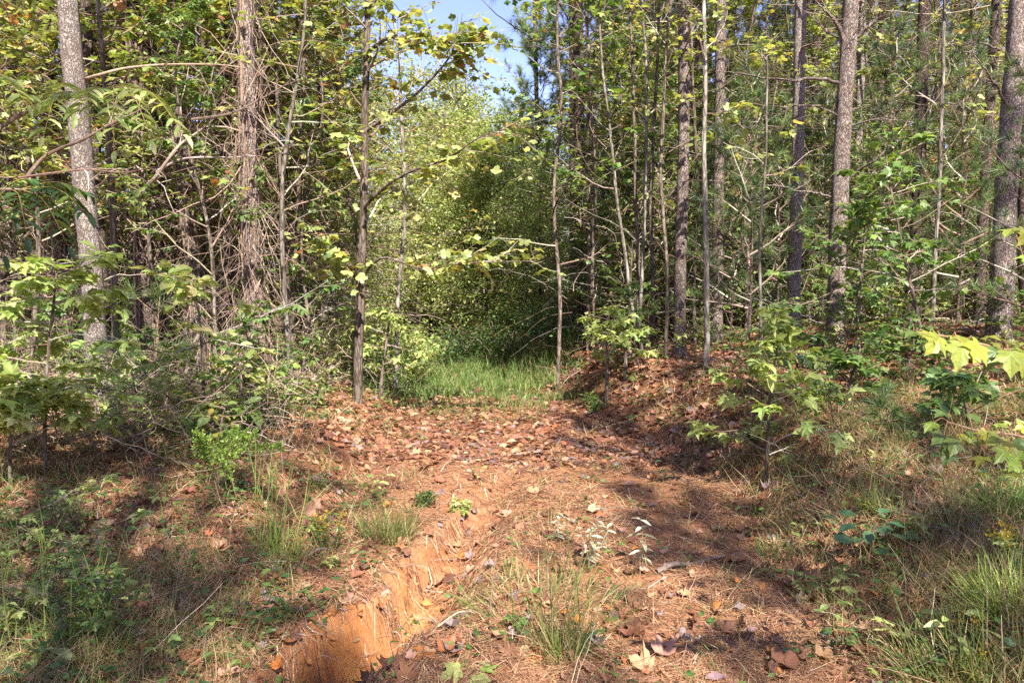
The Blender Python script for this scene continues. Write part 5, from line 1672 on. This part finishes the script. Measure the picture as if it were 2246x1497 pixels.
# ------------------------------------------------------------------ grass tufts and tall weeds one can point to
def grass_tuft(lab, g, n, h, r, lean, pal, seed, width=.004, stalks=0, sh=.5):
    rng = np.random.default_rng(seed)
    t = thing("grass_tuft", lab, "grass tuft", g)
    b = MB()
    rr = r * rng.random(n) ** .5
    a = rng.random(n) * 6.28
    x, y = np.cos(a) * rr, np.sin(a) * rr
    hh = h * rng.uniform(.4, 1.2, n)
    D = np.stack([x / r * lean + rng.normal(0, .25, n), y / r * lean + rng.normal(0, .25, n), np.ones(n)], -1)
    P = np.stack([x, y, H(x + g[0], y + g[1]) - g[2] - .005], -1)
    c = pick(rng, pal, n)
    for i in range(n):
        q = grow(rng, P[i], D[i], hh[i], 4, .07, -.10 * lean)
        side = nrm(np.cross(q[1] - q[0], rng.normal(0, 1, 3)))
        wv = width * np.array([.8, 1, .8, .5, .1])[:, None] * .5
        v = np.stack([q - side * wv, q + side * wv], 1).reshape(-1, 3)
        b.add(v, [[0, 1, 3, 2], [2, 3, 5, 4], [4, 5, 7, 6], [6, 7, 9, 8]], c[i])
    m = int(n * .55)
    a = rng.random(m) * 6.28
    rr = r * rng.random(m) ** .5
    c = pick(rng, 'drygrass', m)
    for i in range(m):
        x0, y0 = math.cos(a[i]) * rr[i], math.sin(a[i]) * rr[i]
        aa = a[i] + rng.normal(0, .8)
        q = grow(rng, [x0, y0, H(x0 + g[0], y0 + g[1]) - g[2]], [math.cos(aa), math.sin(aa), rng.uniform(.1, 1.2)], h * rng.uniform(.4, 1.0), 4, .22, -.25)
        side = nrm(np.cross(q[1] - q[0], rng.normal(0, 1, 3)))
        wv = width * .8 * np.array([.8, 1, .8, .5, .1])[:, None] * .5
        b.add(np.stack([q - side * wv, q + side * wv], 1).reshape(-1, 3), [[0, 1, 3, 2], [2, 3, 5, 4], [4, 5, 7, 6], [6, 7, 9, 8]], c[i])
    put("blade_clump", b.mesh("blade_clump", M_GRASS), t)["kind"] = "stuff"
    for i in range(stalks):
        sb = MB()
        q = grow(rng, P[rng.integers(n)], [rng.normal(0, .12), rng.normal(0, .12), 1], sh * rng.uniform(.7, 1.15), 6, .05, 0)
        sb.tube(q, np.linspace(.0032, .0014, 7), 5, pick(rng, pal if i % 3 or pal == 'stalk' else 'vine', 1)[0])
        for j in range(4):
            i0 = rng.integers(1, 5)
            tp = grow(rng, q[i0], [rng.normal(0, .6), rng.normal(0, .6), .8], sh * rng.uniform(.15, .35), 4, .12, -.1)
            sd = nrm(np.cross(tp[1] - tp[0], [0, 0, 1.0]))
            wv = .0045 * np.array([.6, 1, .8, .5, .1])[:, None] * .5
            sb.add(np.stack([tp - sd * wv, tp + sd * wv], 1).reshape(-1, 3), [[0, 1, 3, 2], [2, 3, 5, 4], [4, 5, 7, 6], [6, 7, 9, 8]], pick(rng, pal, 1)[0])
        put("stalk", sb.mesh("stalk", M_GRASS), t)
    return t


grass_tuft("big spreading green grass tuft in the middle of the track front", ground_at(1200, 1330), 480, .19, .40, 1.2, 'grass', 1000, .0036, 9, .36)
grass_tuft("thin tuft of pale and green blades at the bottom edge of the track", ground_at(1235, 1440), 170, .26, .10, .35, 'grass', 1001, .004, 5, .42)
grass_tuft("tall green stalk clump on the left verge beside the goldenrod", ground_at(612, 1215), 150, .2, .13, .6, 'stalk', 1002, .004, 13, .6)
grass_tuft("second tall grass clump right of the goldenrod above the gully", ground_at(850, 1185), 330, .27, .14, .45, 'grass', 1003, .004, 5, .42)
grass_tuft("tall weed stalks near the lower left picture corner", ground_at(85, 1410), 110, .17, .15, .6, 'stalk', 1004, .005, 8, .52)
grass_tuft("slim grass stalks left of the gully in front", ground_at(215, 1430), 150, .15, .10, .5, 'stalk', 1005, .004, 8, .4)
grass_tuft("bright lime grass tuft low at the right edge", ground_at(2215, 1335), 420, .22, .13, .8, 'stalk', 1006, .0045, 3, .32)
grass_tuft("arching grass tuft on the right verge under the low maple spray", ground_at(2210, 1130), 420, .26, .14, 1.1, 'backgrass', 1007, .0045, 2, .3)
grass_tuft("grassy patch right at the bottom right corner", ground_at(2130, 1470), 420, .24, .24, .8, 'grass', 1008, .005, 7, .34)
grass_tuft("green grass spike on the verge behind the hickory seedling", ground_at(1915, 1120), 150, .20, .07, .4, 'backgrass', 1009, .004, 3, .36)
grass_tuft("small grass tuft at the foot of the right verge beside the stick", ground_at(1700, 1215), 160, .12, .10, .7, 'backgrass', 1010, .0035)
grass_tuft("small grass tuft where the right verge meets the bare track front", ground_at(1785, 1320), 130, .10, .07, .8, 'backgrass', 1011, .0035)
grass_tuft("dry straw-coloured tuft on the right verge", ground_at(1890, 1330), 240, .12, .16, .9, 'straw', 1012, .0035)
grass_tuft("green grass clump where the leafy track meets the grassy end", ground_at(1085, 905), 260, .17, .7, .8, 'backgrass', 1013, .006)
grass_tuft("green grass clump left of the track end clump", ground_at(960, 900), 180, .15, .6, .8, 'backgrass', 1014, .006)


def weed(lab, name, cat, g, stems, h, seed, leaf, flower=None, leaf_pal='green', lean=.15, size=.05):
    rng = np.random.default_rng(seed)
    t = thing(name, lab, cat, g)
    for s in range(stems):
        b = MB()
        q = grow(rng, [rng.normal(0, .03), rng.normal(0, .03), -.01], [rng.normal(0, lean), rng.normal(0, lean), 1], h * rng.uniform(.75, 1.1), 7, .06, 0)
        b.tube(q, np.linspace(.0022, .001, 8), 4, (.34, .29, .22) if leaf == 'pale' else (.17, .17, .06))
        st = put("stem", b.mesh("stem", M_TWIG), t)
        if leaf == 'pale':
            pm = leaf_meshes('pale', T_LEAFLET, 'pale', 6)
            for k in range(2, 8):
                for sg in (0, math.pi):
                    a = k * 1.2 + sg
                    d = np.array([math.cos(a), math.sin(a), .1])
                    put("leaf", pm[rng.integers(6)], st, mat=leaf_mat(q[k], d + [0, 0, -.3], np.array([0, 0, 1.0]) + rng.normal(0, .3, 3), size * rng.uniform(.7, 1.2)))
        else:
            m = 60
            i = rng.integers(1, 7, m)
            lb = MB()
            d = rng.normal(0, 1, (m, 3)) * [1, 1, .5]
            lb.leaves(T_SMALL[0], q[i] + rng.random((m, 1)) * (q[np.minimum(i + 1, 7)] - q[i]), d, rng.normal(0, .5, (m, 3)) + [0, 0, 1], size * rng.uniform(.4, 1, m), pick(rng, leaf_pal, m))
            put("leaves", lb.mesh("leaves", M_LEAF), t)["kind"] = "stuff"
        if flower:
            fb = MB()
            for k in range(9):
                i0 = 5 + k % 3
                tp = grow(rng, q[min(i0, 7)], [rng.normal(0, .7), rng.normal(0, .7), .9], rng.uniform(.03, .065), 4, .15, -.05)
                fb.tube(tp, .0008, 3, (.20, .22, .06))
                m = 9
                f = rng.uniform(1.2, 3.99, m)
                ii = f.astype(int)
                fb.leaves(T_SMALL[1], tp[ii] + (tp[ii + 1] - tp[ii]) * (f - ii)[:, None], rng.normal(0, .8, (m, 3)) + [0, 0, .5], rng.normal(0, 1, (m, 3)), rng.uniform(.008, .015, m), np.array(flower) * rng.uniform(.75, 1.1, (m, 1)))
            put("flower_head", fb.mesh("flower_head", M_LEAF), t)["kind"] = "stuff"


PAL['pale'] = [((.46, .45, .34), 40), ((.33, .35, .24), 30), ((.54, .50, .40), 20)]
YEL = (.62, .42, .02)
weed("goldenrod with yellow flower sprays on the left rim of the gully", "goldenrod", "goldenrod", ground_at(715, 1210), 4, .25, 1020, 'green', YEL, 'green', .22, .035)
weed("goldenrod cut by the right edge above the bright lime grass", "goldenrod", "goldenrod", ground_at(2245, 1255), 4, .2, 1021, 'green', YEL, 'lime', .25, .05)
weed("tiny yellow-flowered weed in the bottom right grass", "goldenrod", "goldenrod", ground_at(2105, 1420), 2, .14, 1022, 'green', YEL, 'green', .25, .03)
weed("small yellow-flowered weed near the bottom right corner", "goldenrod", "goldenrod", ground_at(2125, 1480), 2, .10, 1023, 'green', YEL, 'green', .25, .03)
weed("group of whitish dried weeds standing in the sunlit middle of the track", "whitish_weed", "weed", ground_at(1300, 1250), 5, .36, 1024, 'pale', None, size=.06)
weed("single whitish weed with paired leaves right of the whitish group", "whitish_weed", "weed", ground_at(1432, 1250), 1, .36, 1025, 'pale', None, lean=.02, size=.085)
weed("small whitish weed behind the whitish group on the track", "whitish_weed", "weed", ground_at(1235, 1190), 3, .2, 1026, 'pale', None, size=.05)
weed("small leafy weed on the left edge of the sunlit streak", "leafy_weed", "weed", ground_at(1010, 1130), 5, .12, 1027, 'green', None, 'lime', .5, .04)
weed("greenish weed cluster on the sunny left lip of the track", "leafy_weed", "weed", ground_at(930, 1110), 6, .14, 1028, 'green', None, 'green', .6, .045)
weed("low weed left of the slim bank pine foot", "leafy_weed", "weed", ground_at(1300, 905), 6, .3, 1029, 'green', None, 'green', .5, .06)

# feathery arching weeds left of the track
def plume(lab, a, m, e, Y, seed, pal):
    rng = np.random.default_rng(seed)
    g = W(*a, Y)
    g[2] = H(g[0], g[1])
    t = thing("feathery_weed", lab, "weed", g)
    q = spline([g, W(*m, Y), W(*e, Y - .25)], 40)
    b = MB()
    b.tube(q - g, np.linspace(.004, .0012, 40), 5, (.16, .17, .05))
    put("stem", b.mesh("stem", M_TWIG), t)
    lb, P, D = MB(), [], []
    for k in range(46):
        i = 8 + int(31 * k / 46)
        tg = nrm(q[min(i + 1, 39)] - q[i - 1])
        a = k * 2.4
        o1 = nrm(np.cross(tg, [.3, .2, 1.0]))
        o2 = np.cross(tg, o1)
        tp = grow(rng, q[i] - g, tg * .9 + o1 * math.cos(a) + o2 * math.sin(a), .11 * (1.1 - k / 60), 4, .12, -.05)
        lb.tube(tp, np.linspace(.0012, .0006, 5), 3, pick(rng, pal, 1)[0])
        f = rng.random(22) * 3.99
        ii = f.astype(int)
        P.append(tp[ii] + (tp[ii + 1] - tp[ii]) * (f - ii)[:, None])
        D.append(rng.normal(0, 1, (22, 3)) + nrm(tp[4] - tp[0]) * .8)
    P, D = np.concatenate(P), np.concatenate(D)
    lb.leaves(T_SMALL[1], P, D, rng.normal(0, 1, P.shape), rng.uniform(.012, .028, len(P)), pick(rng, pal, len(P)))
    put("plume_leaves", lb.mesh("plume_leaves", M_LEAF), t)["kind"] = "stuff"


plume("feathery bright weed arching right below the oval-leaved shoots", (520, 1060), (505, 985), (625, 980), 4.6, 1040, 'fern')
plume("feathery bright weed curling up beside the first feathery weed", (500, 1050), (486, 965), (570, 950), 4.7, 1041, 'fern')
plume("shorter feathery weed left of the pair of feathery weeds", (470, 1040), (450, 990), (432, 945), 5.2, 1042, 'fern')
plume("dark feathery weed standing upright behind the feathery pair", (560, 1000), (556, 930), (552, 880), 6.0, 1043, 'deep')

# fallen branches and sticks
for i, (lab, px, w) in enumerate([("grey bent stick lying across the right side of the track", [(1440, 1262), (1480, 1252), (1520, 1238), (1570, 1232), (1635, 1230)], 12),
                                  ("thin pale stick lying at the bend of the track end", [(1118, 855), (1125, 835), (1150, 822), (1162, 815)], 7),
                                  ("thin dark branch lying in the right verge grass", [(1960, 1130), (2010, 1150), (2060, 1165), (2110, 1195)], 8),
                                  ("forked dead twig on the right verge by the hickory seedling", [(2020, 1165), (2060, 1180), (2130, 1178), (2190, 1170)], 6),
                                  ("long pale grass straw lying across the bottom right verge", [(1880, 1375), (1950, 1400), (2020, 1440), (2080, 1490)], 4),
                                  ("pale straw bridging the left rim of the gully", [(640, 1255), (700, 1222), (740, 1205), (770, 1190)], 4),
                                  ("reddish thin twig sloping beside the big grass tuft", [(960, 1385), (1010, 1360), (1060, 1345)], 5)]):
    rng = np.random.default_rng(1060 + i)
    q = np.array([ground_at(u, v) + [0, 0, .02 + .025 * math.sin(k * 2.1)] for k, (u, v) in enumerate(px)])
    q = spline(q, 20)
    b = MB()
    r = w * q[0][1] / F_PX / 2
    b.tube(q, np.linspace(r, r * .5, 20), 7, np.array((.17, .13, .105)) if i in (0, 2, 3) else pick(rng, 'twig', 1)[0] * .9, 0, .12, i)
    for k in range(2 if i < 4 else 0):
        j = rng.integers(6, 16)
        b.tube(grow(rng, q[j], nrm(q[j] - q[j - 1]) + rng.normal(0, .5, 3) * [1, 1, .2], .15, 4, .15), np.linspace(r * .4, .001, 5), 4, pick(rng, 'twig', 1)[0])
    tag(put("fallen_stick", b.mesh("fallen_stick", M_TWIG, q[0]), loc=q[0]), lab, "stick")

# ------------------------------------------------------------------ fallen leaves one can point to
DEADCOL = {'tan': (.42, .25, .14), 'rust': (.36, .13, .055), 'brown': (.20, .09, .05), 'lilac grey': (.25, .19, .185), 'dark': (.11, .05, .035), 'orange': (.45, .17, .045), 'pinkish': (.40, .22, .16)}
DM = {}
for cname, c in DEADCOL.items():
    for k in range(3):
        b = MB()
        tm = T_DEAD[(k * 2 + len(cname)) % len(T_DEAD)]
        b.add(tm[0], tm[1], np.array(c) * (.9 + .1 * k))
        DM[cname, k] = b.mesh("fallen_leaf", M_DEAD)


def fallen(u, v, s, cname, lab, group, rng, up=.25):
    g = ground_at(u, v)
    nn = ground_n(np.array([g[0]]), np.array([g[1]]))[0]
    a = rng.random() * 6.28
    d = np.array([math.cos(a), math.sin(a), rng.normal(0, .2)])
    s *= .85
    o = put("fallen_leaf", DM[cname, int(rng.integers(3))], mat=leaf_mat(g - d * s * .4 + nn * .018, d, nn + rng.normal(0, up, 3), s))
    tag(o, lab, "fallen leaf", group)


rng = np.random.default_rng(1100)
for (u, v, s, c, lab) in [(1455, 1440, .13, 'pinkish', "pinkish split leaf on its stalk at the bottom of the track"), (1092, 1408, .12, 'tan', "upright tan leaf right of the gully floor"), (1000, 1385, .11, 'lilac grey', "lilac-grey curled leaf beside the gully"),
                          (580, 1325, .12, 'lilac grey', "pale lilac leaf on the shaded straw left of the gully"), (1718, 1470, .14, 'brown', "large brown leaf with a pale rim in the bottom sun patch"), (1552, 1318, .11, 'dark', "dark upright leaf in the sunny right part of the track"),
                          (430, 1370, .11, 'rust', "rust leaf lying flat left of the gully"), (930, 1440, .11, 'orange', "orange leaf lying at the right lip of the gully"), (978, 1432, .10, 'rust', "rust-brown leaf beside the orange gully-lip leaf"),
                          (670, 1130, .16, 'pinkish', "broad pinkish dead leaf behind the goldenrod"), (640, 1140, .15, 'rust', "broad rust leaf left of the goldenrod"), (1170, 1440, .14, 'rust', "large curled rust leaf at the foot of the bottom grass tuft"),
                          (1405, 1465, .12, 'tan', "tan leaf near the bottom edge left of the split pinkish leaf"), (1310, 1420, .10, 'lilac grey', "grey leaf in shade right of the bottom grass tuft"), (1930, 1310, .15, 'orange', "orange-tan long leaf on the dry straw tuft"),
                          (960, 1290, .12, 'brown', "brown leaf heap piece at the head of the gully floor"), (985, 1275, .11, 'dark', "dark leaf at the head of the gully"), (1010, 1230, .07, 'orange', "small bright orange leaf on the sunny lip above the gully"),
                          (1620, 835, .12, 'tan', "pale tan leaf hanging at the left of the sweetgum sapling foot"), (1665, 1290, .09, 'orange', "small upright orange leaf below the grey stick"), (1750, 1255, .10, 'brown', "brown leaf on the straw right of the grey stick"),
                          (1620, 1240, .10, 'brown', "flat brown leaf just under the end of the grey stick"), (600, 1460, .07, 'orange', "small yellow-orange leaf near the bottom left of the gully"), (505, 1490, .10, 'pinkish', "pale pink leaf cut by the bottom edge")]:
    fallen(u, v, s, c, lab, None, rng, .35)
names = list(DEADCOL)
for i in range(190):
    v = 940 + 540 * rng.random() ** 1.0
    u = rng.uniform(900, 1720) if i % 2 else rng.uniform(150, 2050)
    c = names[rng.integers(len(names))]
    z = "on the bare track" if 930 < u < 1700 else ("among the weeds left of the track" if u <= 930 else "in the right verge grass")
    fallen(u, v, rng.uniform(.04, .075), c, f"dry {c} fallen leaf lying {z}", "dry fallen leaves " + z, rng, .4)
REFS = [(905, "dark bend shrubs"), (700, "V-shaped saplings"), (20, "slim corner pine"), (165, "tall pale curved pine"), (305, "dark shaggy pine"), (405, "leaning lit pine"), (548, "vine-wrapped pine"), (795, "slender tulip poplar"), (1270, "dark twin-looking pine"), (1405, "grey sapling clump"), (1497, "slim bank pine"),
        (1577, "greyish bank pine"), (1748, "pale lit pine"), (1845, "stout forked pine"), (2012, "brown bank pine"), (2205, "thickest edge pine")]
SHORT = {"sprouts in the lower corner": "low leafy sprout", "shrubs at the bend of the track": "bend shrub", "sprouts on the left bank": "leafy sprout", "sprouts on the right bank": "leafy sprout", "saplings in the brushy thicket": "thicket sapling", "saplings among the pines on the bank": "sparse sapling", "pines deeper in the woods on the bank": "thin far pine", "pines deeper in the brushy thicket": "thin dim pine",
         "trees closing the end of the track": "sunlit tree", "far pines behind the thicket": "far pine", "far pines deep in the bank woods": "far pine", "trees behind the brushy thicket": "pale green tree", "understorey trees deep in the bank woods": "understorey tree",
         "shrubs at the foot of the thicket": "thicket shrub", "shrubs on the floor of the bank woods": "low woodland shrub", "bushes left of the grassy track end": "lime bush", "small bushes in front of the thicket": "small front bush"}
bins = {}
for o in C.objects:
    if o.parent is None and o.get("group") in SHORT:
        Y = o.location.y
        u = o.location.x / Y * F_PX + 1123
        r = min(REFS, key=lambda q: abs(q[0] - u))
        side = "in line with" if abs(u - r[0]) < 9 else ("left of" if u < r[0] else "right of")
        bins.setdefault((o["group"], r[1], side), []).append((Y, o))
RANK = ["nearest", "second nearest", "third nearest", "fourth nearest", "fifth nearest", "sixth nearest", "seventh nearest", "eighth nearest"]
RANK += ["ninth nearest", "tenth nearest", "eleventh nearest", "twelfth nearest", "thirteenth nearest", "fourteenth nearest"]
for (g, r, side), L in bins.items():
    L.sort(key=lambda q: q[0])
    for k, (Y, o) in enumerate(L):
        if len(L) == 1:
            o["label"] = f"only {SHORT[g]} just {side} the {r}"
        elif k < 14:
            o["label"] = f"{SHORT[g]} {side} the {r}, {RANK[k]} of those there"
        else:
            o["label"] = f"{SHORT[g]} far back {side} the {r}, deeper than the nearer fourteen"
GREF = [(715, 1150, "goldenrod by the gully"), (612, 1150, "tall stalk clump"), (850, 1120, "clump above the gully"), (85, 1350, "corner weed stalks"), (1200, 1280, "big grass tuft"), (1300, 1200, "whitish weeds"), (1432, 1210, "single whitish weed"), (1540, 1240, "grey bent stick"),
        (1918, 1190, "hickory seedling"), (2215, 1290, "lime grass tuft"), (1690, 960, "sweetgum sapling"), (540, 980, "feathery weeds"), (440, 880, "drooping oval sapling"), (2080, 960, "low maple spray"), (1085, 890, "grassy track end"), (1500, 830, "slim bank pine foot"), (830, 1400, "gully wall"), (1130, 1420, "bottom rust leaf"), (1550, 1318, "dark upright leaf"), (1715, 1470, "large pale-rimmed leaf"), (110, 1000, "lime maple foot"), (1890, 1330, "dry straw tuft"), (1060, 1060, "seedling in the sunlit streak")]
bins = {}
for o in C.objects:
    g = o.get("group") if o.parent is None else None
    if g and (g.startswith("small seedlings") or g.startswith("dry fallen leaves") or g.startswith("sprouts in the lower")):
        p = o.matrix_basis.translation
        d = np.array([p.x, p.y, p.z - EYE])
        f = d[1] * math.cos(TILT) - d[2] * math.sin(TILT)
        u, v = d[0] / f * F_PX + 1123, 748.5 - (d[1] * math.sin(TILT) + d[2] * math.cos(TILT)) / f * F_PX
        r = min(GREF, key=lambda q: (q[0] - u) ** 2 + (1.6 * (q[1] - v)) ** 2)
        side = ("above" if v < r[1] else "below") if abs(v - r[1]) > .6 * abs(u - r[0]) else ("left of" if u < r[0] else "right of")
        what = "green seedling" if "seedling" in g else "low leafy sprout" if "sprouts" in g else o["label"].split(" fallen")[0].replace("dry ", "") + " fallen leaf"
        bins.setdefault((what, r[2], side), []).append((math.hypot(r[0] - u, r[1] - v), o))
for (what, r, side), L in bins.items():
    L.sort(key=lambda q: q[0])
    for k, (dd, o) in enumerate(L):
        o["label"] = f"lone {what} {side} the {r}" if len(L) == 1 else (f"{what} {side} the {r}, {RANK[k].replace('nearest', 'closest')} of {len(L)}" if k < 8 else f"{what} {side} the {r}, beyond the closest eight")
for p in TH + FB + FP + SH + TS:                                 # a model that was never planted is taken away
    if p.name not in used:
        for ch in list(p.children):
            bpy.data.objects.remove(ch)
        bpy.data.objects.remove(p)
print("TRIS", sum(sum(len(p.vertices) - 2 for p in m.polygons) if len(m.polygons) < 200 else int(len(m.loops) - 2 * len(m.polygons)) for m in bpy.data.meshes), "OBJECTS", len(bpy.data.objects))
